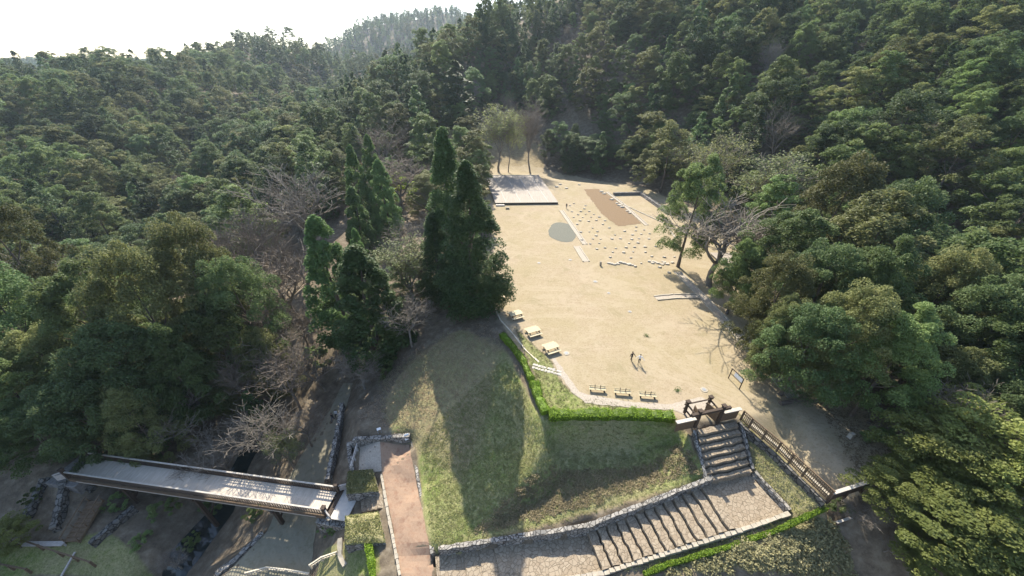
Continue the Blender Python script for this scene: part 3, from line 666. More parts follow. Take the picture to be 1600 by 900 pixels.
for q, a in ((pl_ + gd * .35, .35), (pr_ - gd * .35, -.35)):
    mb = MB(); e_ = q + gn * 1.5 + gd * a; mb.beam(q + Vector((0, 0, .95)), e_ + Vector((0, 0, .95)), .08, 1.6); mb.build('door_leaf', M_wood_brown, gate)

# fence along the edge right of the gate
fp = PL([(1157, 656), (1170, 668), (1213, 705), (1253, 744), (1292, 781)])
rail('wooden_fence', fp, 'brown picket fence with a pale cap running down from the gate along the edge', 'fence', 1.5, 1.7, M_wood_brown, .17, M_wood_brown, rails=(1., .75, .12), capw=.1, post=.16)
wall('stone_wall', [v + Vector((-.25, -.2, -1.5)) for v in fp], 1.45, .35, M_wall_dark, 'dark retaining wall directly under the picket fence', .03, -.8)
kerb_line('stone_kerb', [v + Vector((.5, .35, 0)) for v in fp[1:]], .3, .2, M_kerb, 'pale edging stones behind the picket fence', .7, .05)
bf = empty('board_fence', FE, 0, 'short dark board fence with a pale cap at the far end of the picket fence', 'fence'); e_ = FE2 - FE
mb = MB(); mb.beam(Vector((0, 0, .6)), e_ + Vector((0, 0, .6)), .1, 1.2); mb.build('board_panel', M_wood_dark, bf)
mb = MB(); mb.beam(Vector((0, 0, 1.26)), e_ + Vector((0, 0, 1.26)), .3, .1); mb.build('cap', M_cap, bf)
for k in (0, .5, 1):
    mb = MB(); mb.box(e_ * k + Vector((0, -.1, .5)), (.18, .18, 1.6)); mb.build('post', M_wood_dark, bf)
bf = empty('board_fence', on(FE + Vector((.9, -1.1, 0)), .05), 0, 'low brown board fence on the slope just below the dark board fence', 'fence')
mb = MB(); mb.beam(Vector((0, 0, .4)), e_ * .9 + Vector((0, 0, .4)), .08, .8); mb.build('board_panel', M_wood_brown, bf)
mb = MB(); mb.beam(Vector((0, 0, .85)), e_ * .9 + Vector((0, 0, .85)), .2, .08); mb.build('cap', M_cap, bf)

# ------------------------------------------------------------------ leaves and hedges
def hedge(label, line, wd, ht, m, dens=260):
    root = empty('clipped_hedge', line[0], 0, label, 'hedge'); o0 = Vector(line[0]); L = [Vector(p) for p in line]; pts = []
    for i in range(len(L) - 1):
        k = max(2, int((L[i + 1] - L[i]).length / .4)); pts += [L[i].lerp(L[i + 1], q / k) for q in range(k)]
    pts.append(L[-1]); V_ = []; F_ = []; prof = [(-.5, 0), (-.52, .5), (-.46, .9), (-.2, 1.02), (.2, 1.02), (.46, .9), (.52, .5), (.5, 0)]
    wob = [1 + .12 * math.sin(i * .55 + ht * 9) + .1 * math.sin(i * 1.7) + random.uniform(-.07, .07) for i in range(len(pts))]
    for i, p_ in enumerate(pts):
        d = (pts[min(i + 1, len(pts) - 1)] - pts[max(i - 1, 0)]); d.z = 0; d.normalize(); n_ = Vector((-d.y, d.x, 0))
        e_ = wob[i] * .75 if i in (0, len(pts) - 1) else wob[i]
        for a, h in prof: V_.append(p_ - o0 + n_ * (a * wd * e_ + random.uniform(-.04, .04)) + Vector((0, 0, h * ht * e_ + random.uniform(-.04, .04))))
    k = len(prof)
    for i in range(len(pts) - 1):
        for a in range(k - 1): F_.append((i * k + a, i * k + a + 1, (i + 1) * k + a + 1, (i + 1) * k + a))
    F_.append(tuple(range(k))); F_.append(tuple(range((len(pts) - 1) * k, len(pts) * k)))
    mb = MB(); mb.add(V_, F_); mb.build('hedge_body', m, root)
    C = []
    Ltot = sum((pts[i + 1] - pts[i]).length for i in range(len(pts) - 1))
    for _ in range(int(Ltot * dens)):
        i = random.randrange(len(pts) - 1); p_ = pts[i].lerp(pts[i + 1], random.random()) - o0; d = pts[i + 1] - pts[i]; n_ = Vector((-d.y, d.x, 0)).normalized()
        a, h = random.choice(prof[1:-1]); a = random.uniform(-.5, .5) if h > .9 else a; h = h if h > .9 else random.uniform(.1, 1)
        q = p_ + n_ * a * wd * 1.04 * wob[i] + Vector((0, 0, h * ht * wob[i] + random.uniform(-.03, .12))); C.append(q[:])
    C = np.array(C); v_, f_, a_ = leaf_cloud(C, .16, rng.random(len(C)), .3); link('foliage', np_mesh('hedge_foliage', v_, f_, dict(var=a_)), m, root)
hedge('bright green clipped hedge bending down the left edge of the field', [P(783, 525, 0), P(800, 543, 0), P(818, 568, 0), P(828, 592, 0), P(831, 598, 0)], .8, .7, M_leaf_hedge)
hedge('thick bright green clipped hedge running down to the field corner', [P(834, 600, 0), P(842, 626, 0), P(853, 648, 0)], 1.1, .8, M_leaf_hedge)
hedge('long bright green clipped hedge along the front edge of the field', [P(857, 652, 0), P(920, 651, 0), P(990, 651, 0), P(1052, 655, 0)], 1.1, .8, M_leaf_hedge)
hedge('thin bright green hedge line outside the lower stone stairs', [on(P(1275, 812, -3.2)), on(P(1200, 843, -4.1)), on(P(1120, 872, -5.2)), on(P(1035, 897, -6.8)), on(P(1000, 912, -7.4))], .38, .42, M_leaf_hedge)
hedge('short upright bright green hedge left of the red path at the bottom edge', [on(P(578, 855, -8)), on(P(582, 880, -8)), on(P(585, 910, -8))], .6, .8, M_leaf_hedge)

def scatter_cover(name, poly, z, n, size, m, label_kind='stuff', clump=26, h=.45, r=.45):
    X = []; V3 = []
    xs = [p[0] for p in poly]; ys = [p[1] for p in poly]; k = 0
    cs = []
    while len(cs) < n:
        x, y = random.uniform(min(xs), max(xs)), random.uniform(min(ys), max(ys))
        if in_poly(np.array([x]), np.array([y]), poly)[0]: cs.append((x, y, hz(x, y)))
    cs = np.array(cs); hh = rng.uniform(.5, 1.2, n)
    C = np.repeat(cs, clump, 0); d = rng.normal(size=C.shape); d /= np.linalg.norm(d, axis=1)[:, None]; d[:, 2] = np.abs(d[:, 2])
    C = C + d * np.array([r, r, h]) * np.repeat(hh, clump)[:, None] * rng.uniform(.6, 1, (len(C), 1))
    v_, f_, a_ = leaf_cloud(C, size, np.repeat(rng.random(n), clump) * .7 + rng.random(len(C)) * .3, .7)
    return struct(link(name, np_mesh(name, v_, f_, dict(var=a_)), m), 'stuff')
G_JUN = PLg([(862, 735, -4.3), (1000, 735, -4), (1062, 700, -2), (1090, 742, -2.3), (1000, 768, -4), (870, 805, -5.3), (735, 840, -6), (800, 775, -5)])
scatter_cover('low_juniper_cover', G_JUN, 0, 850, .18, M_leaf_bush, h=.2)
G_BR = PLg([(1270, 822, -4), (1180, 856, -5), (1060, 900, -7), (1020, 925, -9), (1320, 925, -8), (1300, 840, -4)])
scatter_cover('low_shrub_cover', G_BR, 0, 420, .24, M_leaf_shrub, h=.5, r=.5, clump=40)

G_MOUND = PLg([(846, 660, -.3), (815, 600, -.5), (790, 560, -.5), (700, 640, -4), (660, 690, -6), (676, 862, -6.6), (735, 835, -6), (830, 735, -2.7)])
scatter_cover('grass_tufts', G_MOUND, 0, 4200, .12, M_leaf_grass, clump=10, h=.08, r=.3)
scatter_cover('dry_grass_tufts', G_STRAW, 0, 3200, .12, M_leaf_bush, clump=8, h=.08, r=.35)
scatter_cover('grass_tufts', G_FRONT, 0, 1000, .11, M_leaf_grass, clump=8, h=.08, r=.25)
scatter_cover('grass_tufts', G_RIGHT, 0, 1700, .11, M_leaf_grass, clump=8, h=.1, r=.25)
scatter_cover('grass_tufts', G_SLOPE, 0, 2400, .12, M_leaf_grass, clump=9, h=.08, r=.3)
scatter_cover('leaf_dapples', PLg([(1250, 610, 0), (1390, 600, .5), (1420, 700, 0), (1340, 740, 0), (1290, 650, 0)]), 0, 900, .2, M_leaf_dry, clump=6, h=.03, r=.4)  # both litter layers: pale leaves that also stand in for dappled light
scatter_cover('leaf_dapples', PLg([(620, 560, -5), (760, 500, 0), (780, 520, 0), (700, 640, -4), (620, 680, -6), (560, 660, -7)]), 0, 1500, .18, M_leaf_dry, clump=5, h=.03, r=.4)
# ------------------------------------------------------------------ tree makers
def crown_leaves(Ht, Rd, nclump, nleaf, size, kind='round', low=.22, seed=0):
    g = np.random.default_rng(seed); C = []; S = []; A = []
    ph = g.uniform(0, 6.28, 6)
    for k in range(nclump):
        th = g.uniform(0, 6.283); lob = 1 + .16 * math.sin(3 * th + ph[0]) + .12 * math.sin(5 * th + ph[1])
        if kind == 'round':
            u = g.uniform(0, 1) ** .8; h = low + (1 - low) * u
            prof = math.sqrt(max(0, 1 - ((u - .30) / .72) ** 2)) if u > .3 else .75 + .25 * u / .3
            rr = Rd * prof * lob * g.uniform(.55, 1.08); rc = Rd * g.uniform(.14, .29); fl = .62; h += g.uniform(-.06, .05)
        elif kind == 'cone':
            u = g.uniform(0, 1) ** 1.35; h = low + (1 - low) * u
            prof = (1 - u) ** .72 * min(1, .55 + u * 3); rr = Rd * prof * lob * g.uniform(.7, 1.0) ; rc = Rd * (.16 + .14 * (1 - u)) * g.uniform(.8, 1.2); fl = .9
        elif kind == 'column':
            u = g.uniform(0, 1) ** 1.1; h = low + (1 - low) * u
            prof = min(1, (1 - u) ** .62 * 1.15) * min(1, .6 + u * 2.5); rr = Rd * prof * lob * g.uniform(.75, 1.0); rc = Rd * g.uniform(.20, .32) * (.6 + .4 * (1 - u)); fl = 1.5
        elif kind == 'pine':
            u = g.uniform(0, 1) ** .8; h = low + (1 - low) * u
            prof = math.sqrt(max(0, 1 - u ** 2 * .8)); rr = Rd * prof * lob * math.sqrt(g.uniform(.12, 1)); rc = Rd * g.uniform(.13, .22); fl = .38
        n = int(nleaf * g.uniform(.7, 1.3)); d = g.normal(size=(n, 3)); d /= np.linalg.norm(d, axis=1)[:, None]
        d[:, 2] = np.where(g.random(n) < .75, np.abs(d[:, 2]), d[:, 2] * .6)
        q = d * (g.uniform(.35, 1, (n, 1)) ** .5) * np.array([rc, rc, rc * fl * (1.0 if kind != 'round' else 1.0)])
        cc = np.array([rr * math.cos(th), rr * math.sin(th), Ht * h - rc * fl * .6])
        # outer edge of a spray droops
        q[:, 2] -= .25 * (np.linalg.norm(q[:, :2], axis=1) ** 2) / max(rc, .1)
        C.append(cc + q); S.append(g.uniform(.7, 1.3, n) * size); A.append(np.clip(g.random() * .6 + g.random(n) * .4, 0, 1))
    return np.concatenate(C), np.concatenate(S), np.concatenate(A)
def crown_mesh(name, *a, up=.9, **k):
    C, S, A = crown_leaves(*a, **k); v, f, at = leaf_cloud(C, S, A, up); return np_mesh(name, v, f, dict(var=at))
def trunk_mesh(name, Ht, r0, lean=.0, limbs=5, seed=0, low=.25):
    rd = random.Random(seed); mb = MB(); n = 7
    pts = [(math.sin(i * .9 + seed) * .12 * i * .3 + lean * i / n * Ht * .3, math.cos(i * .7 + seed) * .1 * i * .3, Ht * .93 * i / n - .4) for i in range(n + 1)]
    mb.tube(pts, [r0 * (1.25 if i == 0 else 1) * (1 - .9 * i / n) for i in range(n + 1)], 8)
    for k in range(limbs):
        i = rd.uniform(low * n, n * .8); i0 = int(i); p = Vector(pts[i0]).lerp(Vector(pts[i0 + 1]), i - i0); th = k * 2.4 + rd.random(); L = Ht * rd.uniform(.16, .28)
        d = Vector((math.cos(th), math.sin(th), .6)); mb.tube([p, p + d * L * .5 + Vector((0, 0, .1)), p + d * L + Vector((0, 0, L * .15))], [r0 * .35 * (1 - i / n * .6), r0 * .22, r0 * .06], 5)
    me = bpy.data.meshes.new(name); me.from_pydata(mb.v, [], mb.f); me.update(); return me
def bare_mesh(name, Ht, spread, seed, twig=1.0, depth=5, r0=.19, umbrella=0.0, buds=None):
    """branching tree: limbs as tubes, twigs as crossed slivers"""
    rd = random.Random(seed); V_ = []; F_ = []; tips = []
    def seg(a, b, ra, rb, n):
        d = (b - a); 
        if d.length < 1e-5: return
        d.normalize(); u = d.cross(Vector((.31, .95, .05))).normalized(); v = d.cross(u); k0 = len(V_)
        for p_, r_ in ((a, ra), (b, rb)):
            for k in range(n): V_.append(p_ + (u * math.cos(6.2832 * k / n) + v * math.sin(6.2832 * k / n)) * r_)
        for k in range(n): F_.append((k0 + k, k0 + (k + 1) % n, k0 + n + (k + 1) % n, k0 + n + k))
    rmin = .016
    def grow(p, d, L, r, lv):
        steps = 3 if lv < 4 else 2; q = p; dd = d
        for s_ in range(steps):
            dd = (dd + Vector((rd.gauss(0, .16), rd.gauss(0, .16), rd.gauss(.04, .10)))).normalized()
            nq = q + dd * L / steps; ra, rb = max(rmin, r * (1 - .25 * s_ / steps * 1.2)), max(rmin, r * (1 - .25 * (s_ + 1) / steps * 1.2)); seg(q, nq, ra, rb, 6 if lv < 2 else 4 if lv < 3 else 3); q = nq
            if lv >= 1 and lv < depth and s_ < steps - 1 and rd.random() < .72:
                sd_ = Vector((rd.gauss(0, 1), rd.gauss(0, 1), rd.gauss(.3, .5))).normalized(); grow(q, (dd + sd_ * .9).normalized(), L * rd.uniform(.5, .75), rb * .5, lv + 1)
        if lv >= depth: tips.append(q); return
        nb = rd.choice([2, 3, 3]) if lv else rd.choice([3, 4, 5])
        th0 = rd.uniform(0, 6.28)
        for k in range(nb):
            th = th0 + 6.2832 * k / nb + rd.uniform(-.4, .4); side = Vector((math.cos(th), math.sin(th), 0))
            nd_ = (dd * (1.0 if lv else 1.1) + side * spread * rd.uniform(.6, 1.2) + Vector((0, 0, .15 if lv < 3 else -umbrella))).normalized()
            grow(q, nd_, L * rd.uniform(.62, .85), r * rd.uniform(.5, .66), lv + 1)
    grow(Vector((0, 0, -.3)), Vector((0, 0, 1)), Ht * .28, r0, 0)
    v = np.array([x[:] for x in V_]); zmax = v[:, 2].max(); sc = Ht / zmax; v *= np.array([sc, sc, sc]); v3 = v; f = [tuple(x) for x in F_]
    me = bpy.data.meshes.new(name); me.vertices.add(len(v3)); me.vertices.foreach_set('co', v3.astype(np.float32).ravel())
    F4 = np.array(F_, dtype=np.int32); me.loops.add(F4.size); me.loops.foreach_set('vertex_index', F4.ravel()); me.polygons.add(len(F4))
    me.polygons.foreach_set('loop_start', np.arange(0, F4.size, 4, dtype=np.int32)); me.polygons.foreach_set('loop_total', np.full(len(F4), 4, dtype=np.int32)); me.update()
    tp = np.array([t_[:] for t_ in tips]) * sc
    return me, tp
def with_mat(me, m): me.materials.append(m); return me
MESHES = {}
def reg(kind, crown, trunk, H): MESHES.setdefault(kind, []).append((crown, trunk, H))
# near evergreens: height 18, radius 7
for i in range(3): reg('oak', with_mat(crown_mesh('evergreen_crown', 18, 6.6 + i * .5, 125, 430, .31, kind='round', low=.18, seed=10 + i), (M_leaf, M_leaf_olive, M_leaf_deep)[i]), with_mat(trunk_mesh('evergreen_trunk', 17, .42, seed=i), M_bark), 18)
for i in range(7): reg('wood', with_mat(crown_mesh('evergreen_crown', 15 + (i % 4), 4.6 + .6 * (i % 3), 70 + 6 * i, 200, .34, kind='round' if i != 5 else 'pine', low=.2, seed=30 + i), (M_leaf, M_leaf_olive, M_leaf_deep, M_leaf, M_leaf_deep, M_leaf_olive, M_leaf)[i]), with_mat(trunk_mesh('evergreen_trunk', 14, .32, seed=i + 5), M_bark), 15)
for i in range(3): reg('conifer', with_mat(crown_mesh('conifer_crown', 17, 3.6 + .5 * i, 90, 60, .5, kind='cone', low=.12, seed=50 + i), M_leaf_cedar), with_mat(trunk_mesh('conifer_trunk', 16, .3, seed=i + 9, limbs=0), M_bark), 17)
for i in range(3): reg('cypress', with_mat(crown_mesh('cypress_crown', 18, 3.0, 190, 190, .28, kind='column', low=.06, seed=70 + i, up=.4), M_leaf_cypress), with_mat(trunk_mesh('cypress_trunk', 17, .32, seed=i + 19, limbs=0), M_bark), 18)
for i in range(2): reg('cedar', with_mat(crown_mesh('cedar_crown', 25, 5.6, 230, 220, .34, kind='cone', low=.10, seed=80 + i, up=.6), M_leaf_cedar), with_mat(trunk_mesh('cedar_trunk', 24, .55, seed=i + 29, limbs=3), M_bark), 25)
for i in range(3): reg('pine', with_mat(crown_mesh('pine_crown', 14, 7.5, 130, 170, .36, kind='pine', low=.35, seed=90 + i), M_leaf_pine), with_mat(trunk_mesh('pine_trunk', 13, .34, seed=i + 39, limbs=10), M_bark), 14)
BARE = []
for i, (H_, sp_, um, dp) in enumerate([(12, .75, .05, 5), (11, .95, .1, 5), (13, .7, .0, 5), (9, 1.1, .15, 5)]):
    me, tp = bare_mesh('bare_branches', H_, sp_, 100 + i, depth=dp, umbrella=um); BARE.append((me, tp, H_))
for me, tp, H_ in BARE:
    a = me.copy(); reg('bare', with_mat(a, M_bark_pale), None, H_); b = me.copy(); reg('brush', with_mat(b, M_twig), None, H_)
for i in (0, 1, 3):
    me, tp, H_ = BARE[i]; k = rng.choice(len(tp), min(len(tp), 1500)); C = tp[k] + rng.normal(size=(len(k), 3)) * .22; C = np.repeat(C, 6, 0) + rng.normal(size=(len(k) * 6, 3)) * .22
    v_, f_, a_ = leaf_cloud(C, .26, rng.random(len(C)), .6); t_ = me.copy(); reg('budding', with_mat(np_mesh('budding_crown', v_, f_, dict(var=a_)), M_leaf_pale), with_mat(t_, M_bark_pale), H_)
for i in range(3): reg('bush', with_mat(crown_mesh('bush_foliage', 3, 2.0, 26, 110, .26, kind='round', low=.05, seed=120 + i), M_leaf), None, 3)
reg('bright', with_mat(crown_mesh('bright_crown', 7, 3.6, 40, 120, .36, kind='round', low=.2, seed=130), M_leaf_bright), with_mat(trunk_mesh('bright_trunk', 6, .2, seed=3), M_bark), 7)
reg('pinkbare', MESHES['brush'][1][0].copy(), None, 11)

KNAME = dict(oak='evergreen_tree', wood='evergreen_tree', conifer='conifer_tree', cypress='cypress_tree', cedar='cedar_tree', pine='pine_tree', bare='bare_tree', brush='bare_tree', budding='budding_tree', bush='bush', bright='evergreen_tree', pinkbare='bare_tree')
def plant(kind, loc, scale, label, group=None, rz=None, var=None, sxy=1.0, tilt=(0, 0)):
    crown, trunk, H_ = MESHES[kind][(random.randrange(len(MESHES[kind])) if var is None else var) % len(MESHES[kind])]
    rz = random.uniform(0, 6.28) if rz is None else rz; cat = 'bush' if kind == 'bush' else 'tree'
    if trunk is None:
        root = bpy.data.objects.new(KNAME[kind], crown); COL.objects.link(root); tag(root, label, cat, group)
    else:
        root = empty(KNAME[kind], loc, rz, label, cat, group)
        link('trunk', trunk, None, root); link('crown', crown, None, root)
    root.location = loc; root.rotation_euler = (tilt[0], tilt[1], rz) if tilt != (0, 0) else (0, 0, rz); root.scale = (scale * sxy, scale * sxy, scale)
    return root
def tree_at(kind, bpx, bpy_, z, top_py, width_px, label, group=None, var=None, tilt=(0, 0)):
    """base sighted on known ground; height and spread from the photograph"""
    b = P(bpx, bpy_, z) if z is not None else None
    dep = b.y * cp - (b.z - CAM_H) * sp
    lo, hi = .5, 60
    for _ in range(30):
        mid = (lo + hi) / 2; q = project(b + Vector((0, 0, mid)))
        if q and q[1] > top_py: lo = mid
        else: hi = mid
    crown, trunk, H_ = MESHES[kind][(var or 0) % len(MESHES[kind])]
    sc = lo / H_; xs = np.empty(len(crown.vertices) * 3, np.float32); crown.vertices.foreach_get('co', xs); wd = np.percentile(np.abs(xs.reshape(-1, 3)[:, 0]), 98) * 2
    mid = project(b + Vector((0, 0, lo * .6))); want = width_px / F_PX * mid[2]
    TREES.append((b.x, b.y, want / 2))
    b.z = hz(b.x, b.y) - .1
    return plant(kind, b, sc, label, group, var=var or 0, sxy=min(max(want / (wd * sc), .45), 2.2), tilt=tilt)
TREES = []
# the cypresses and cedars left of the field
tree_at('cypress', 548, 532, -7, 333, 92, 'tall pointed cypress in front, left one of the leaning front pair')
tree_at('cypress', 592, 548, -5.5, 374, 108, 'broad sunlit pointed cypress in front, right one of the leaning front pair', var=1)
tree_at('cypress', 577, 372, -5, 228, 40, 'slim tall cypress at the back left of the cypress clump', var=2)
tree_at('cypress', 600, 350, -4, 212, 40, 'tallest slim cypress at the back of the cypress clump')
tree_at('cypress', 612, 372, -4, 252, 42, 'slim smooth cypress on the right of the cypress clump', var=1)
tree_at('cypress', 576, 415, -6, 296, 46, 'bulky lumpy cypress in the middle of the cypress clump', var=2)
tree_at('cypress', 578, 462, -6, 362, 34, 'short young cypress between the clump and the front pair')
tree_at('cedar', 714, 455, -1, 200, 84, 'very tall narrow cedar standing just left of the biggest cedar')
tree_at('cedar', 742, 486, -.3, 247, 106, 'biggest dark cedar with a massive crown at the left edge of the field', var=1)
tree_at('cedar', 690, 470, -1.5, 330, 60, 'half hidden cedar at the left foot of the two big cedars')
tree_at('conifer', 722, 244, 0, 137, 60, 'grey green cone shaped conifer behind the tall cedars')
tree_at('conifer', 664, 262, -.5, 150, 42, 'dark narrow conifer left of the grey green cone shaped conifer')
# bare and budding trees
bt = [('brush', 505, 600, -9.5, 520, 80, 'straw brown twiggy tree at the foot of the left front cypress', 1), ('brush', 450, 600, -12, 500, 100, 'tan twiggy tree between the thicket and the lower road', 0), ('brush', 490, 700, -11.5, 640, 60, 'small straw coloured twiggy tree beside the lower road', 3), ('brush', 400, 600, -12, 500, 90, 'tan bare tree above the fan shaped pale one', 2),
      ('bare', 492, 415, -8, 250, 120, 'wide grey bare tree with an umbrella crown left of the cypress clump', 0), ('brush', 430, 430, -9, 290, 110, 'grey brown bare tree left of the wide umbrella crowned one', 1),
      ('brush', 400, 480, -10, 330, 120, 'brownish bare tree above the valley floor, crown touching the evergreens', 2), ('brush', 468, 500, -9, 370, 120, 'dense twiggy bare tree just left of the front cypresses', 0),
      ('brush', 430, 560, -11, 420, 110, 'lowest twiggy bare tree of the thicket left of the front cypresses', 3), ('brush', 360, 420, -9, 310, 80, 'small bare tree at the left end of the thicket', 1),
      ('bare', 655, 430, -3, 330, 110, 'pale bare tree with long arching branches between cypresses and cedars', 1), ('budding', 650, 480, -3, 370, 90, 'bare tree with fresh yellow green buds below the arching branches', 0),
      ('bare', 645, 545, -4.5, 465, 80, 'small pale bare tree in the shade below the big cedars', 3), ('bare', 570, 605, -7.5, 545, 70, 'low whitish bare shrub tree right of the lower road', 3),
      ('brush', 470, 640, -12, 540, 90, 'straw coloured twiggy tree beside the upper lower road', 3), ('budding', 462, 735, -11.8, 680, 46, 'small tree with a few green leaves beside the bridge and road', 2),
      ('bare', 300, 690, -12, 600, 120, 'pale crooked bare tree standing left above the bridge', 1), ('bare', 360, 740, -13, 670, 100, 'pale spreading bare tree just behind the bridge middle', 3),
      ('bare', 440, 725, -12.5, 640, 90, 'pale fan shaped bare tree behind the right half of the bridge', 0), ('brush', 400, 640, -13, 545, 80, 'brown bare tree behind the pale fan shaped one', 2),
      ('bare', 285, 890, -15.5, 868, 40, 'tiny whitish bare shrub on the dark stream bank', 3), ('bare', 135, 500, -9, 375, 130, 'wide pale bare tree amid dark evergreens on the left slope', 1),
      ('brush', 320, 330, -5, 268, 70, 'small brownish bare tree high on the left slope', 1),
      ('bare', 1110, 447, 0, 300, 150, 'large grey bare tree with a forked trunk at the right edge of the field', 0), ('budding', 1085, 320, 1, 195, 110, 'flat topped yellow green budding tree behind the right edge of the field', 1),
      ('budding', 1180, 370, 1, 225, 105, 'pale yellow green budding tree right of the flat topped one', 0), ('brush', 1190, 300, 3, 190, 60, 'reddish brown bare tree top above the budding trees', 1),
      ('brush', 1150, 440, 0, 330, 120, 'grey bare tree behind the large forked one', 2),
      ('bare', 1560, 560, 2, 398, 130, 'bare tree with pale flat branches high on the right slope', 1), ('bare', 1450, 690, 0, 600, 90, 'half dead pale branched tree at the right forest edge', 3),
      
      ('brush', 700, 268, 0, 200, 60, 'thin bare tree behind the tall cedars', 2), ('brush', 625, 330, -3, 235, 80, 'brown bare tree beyond the cypress clump', 0), ('brush', 600, 290, -2, 190, 80, 'farther brown bare tree beyond the cypress clump', 1),
      ('budding', 779, 268, 0, 160, 60, 'tall thin budding tree behind the left part of the wooden platform', 0), ('budding', 794, 268, 0, 165, 50, 'tall thin budding tree behind the middle of the wooden platform', 1),
      ('brush', 829, 266, 0, 140, 70, 'tall thin bare tree behind the right corner of the wooden platform', 2)]
for k_, a, b, z, tp_, wd, lb, vr in bt: tree_at(k_, a, b, z, tp_, wd, lb, None, vr)
# named evergreens
def crown_at(kind, px, py, zc, width_px, label, var=0, frac=.6):
    c = P(px, py, zc); g = hz(c.x, c.y); dep = project(c)[2]; crown, trunk, H_ = MESHES[kind][var % len(MESHES[kind])]
    h = max((zc - g) / frac, 2.0); sc = h / H_; want = width_px / F_PX * dep
    xs = np.empty(len(crown.vertices) * 3, np.float32); crown.vertices.foreach_get('co', xs); wd = np.percentile(np.abs(xs.reshape(-1, 3)[:, 0]), 97) * 2
    TREES.append((c.x, c.y, want / 2)); return plant(kind, Vector((c.x, c.y, g - .1)), sc, label, None, var=var, sxy=min(max(want / (wd * sc), .5), 2.0))
ct = [('oak', 150, 515, 4, 120, 'tall domed evergreen above the bridge, left one of the two domes', 0), ('oak', 240, 500, 4.5, 115, 'tall domed evergreen above the bridge, right one of the two domes', 1), ('oak', 200, 590, 0, 120, 'dark evergreen at the foot of the two domes', 2), ('oak', 275, 580, -1, 90, 'dark evergreen right of the foot of the two domes', 0),
      ('oak', 318, 455, 5, 95, 'evergreen with a bright top between the domes and the bare thicket', 1), ('oak', 385, 490, 2, 100, 'evergreen touching the bare thicket left of the front cypresses', 2), ('oak', 345, 540, -1, 100, 'low dark evergreen below the bright topped one', 0), ('oak', 415, 560, -4, 70, 'small evergreen at the lower right of the bright topped one', 1),
      ('oak', 25, 510, 4, 120, 'domed evergreen at the left edge just below the pale bare tree', 2), ('oak', 85, 570, 0, 110, 'dark evergreen between the left edge dome and the two domes', 1), ('oak', 15, 610, 0, 110, 'deep shaded evergreen low at the left edge', 0), ('oak', 130, 645, -2, 110, 'shaded evergreen over the far left bridge end', 2), ('oak', 215, 660, -4, 80, 'shaded evergreen just behind the dark part of the bridge rail', 1), ('oak', 45, 670, -3, 100, 'lowest shaded evergreen at the left edge beside the bridge end', 0),
      ('oak', 20, 400, 8, 90, 'light green evergreen at the left edge above the pale bare tree', 1), ('oak', 345, 608, -8, 72, 'small bright topped evergreen above the bridge middle', 1), ('oak', 290, 610, -7, 60, 'small evergreen between the pale crooked bare trees', 2),
      ('oak', 1085, 322, 13, 84, 'evergreen with a slim trunk leaning over the foundation stones', 0), ('oak', 1160, 425, 8, 66, 'small dense evergreen between the forked bare tree and the kerb', 0), ('oak', 1225, 400, 11, 120, 'round evergreen right of the forked bare tree', 0), ('oak', 1300, 345, 13, 120, 'highest of the round evergreens right of the forked bare tree', 1), ('oak', 1375, 380, 10, 115, 'round evergreen right of the highest round one', 2),
      ('oak', 1212, 470, 9.5, 92, 'evergreen whose crown hangs over the stone gutter', 1), ('oak', 1280, 455, 10, 105, 'dark evergreen in the middle of the right tree group', 2), ('oak', 1360, 465, 11, 100, 'olive topped evergreen high in the right tree group', 0), ('oak', 1325, 525, 9.5, 105, 'olive topped evergreen low in the right tree group', 1), ('oak', 1262, 540, 8, 112, 'olive evergreen with a leaning trunk above the shaded corner', 2), ('oak', 1395, 560, 9, 105, 'dark evergreen right of the two olive topped ones', 0), ('oak', 1222, 520, 7.5, 70, 'small evergreen squeezed beside the gutter end', 1),
      ('oak', 1460, 470, 10, 100, 'evergreen below the pale flat branches on the right slope', 1), ('oak', 1540, 510, 10, 120, 'spreading light green evergreen near the right edge', 2), ('oak', 1600, 560, 9, 130, 'spreading evergreen cut by the right edge', 0), ('oak', 1500, 590, 6, 105, 'evergreen just above the half dead tree', 1), ('oak', 1580, 650, 5, 110, 'dark evergreen above the yellow green pines', 2), ('oak', 1450, 540, 7, 80, 'shadowy evergreen left of the spreading light green one', 0),
      ('pine', 1410, 765, 2, 105, 'yellow green pine crown touching the end of the fence', 0), ('pine', 1478, 715, 4, 135, 'bright yellow green pine above the one touching the fence', 1), ('pine', 1560, 700, 5, 170, 'yellow green pine reaching the right edge', 2), ('pine', 1500, 800, 2, 170, 'dull green pine in the middle of the lower right trees', 1), ('pine', 1600, 790, 3, 160, 'dark green pine at the lower right edge', 0), ('pine', 1480, 880, -1, 150, 'green pine at the bottom edge right of the white bare tree', 2), ('pine', 1590, 890, 0, 160, 'yellow tufted pine in the bottom right corner', 1),
      ('pine', 8, 838, -9.5, 62, 'small flat crowned pine in the bottom left corner', 1),
      ('bright', 622, 292, 3, 52, 'vivid yellow green evergreen beyond the cypress clump', 0), ('oak', 668, 300, 5, 62, 'evergreen of mixed greens just left of the cedars', 1), ('oak', 640, 430, 2, 66, 'dull green evergreen below the arching branches', 2), ('oak', 655, 240, 8, 50, 'small evergreen beyond the one of mixed greens', 0),
      ('oak', 880, 215, 8, 66, 'dark evergreen standing right of the wooden platform', 1), ('oak', 930, 230, 8, 76, 'dark evergreen behind the brown earth patch', 2), ('oak', 985, 235, 8, 76, 'dark evergreen behind the stone wall at the back of the field', 0), ('oak', 1030, 255, 7, 60, 'dark evergreen left of the flat topped budding tree', 1)]
ct += [('bare', 1390, 855, -2, 110, 'whitish bare tree at the bottom right under the pines', 0), ('bare', 1330, 830, -4, 60, 'small tangled bare tree outside the end of the fence', 3)]
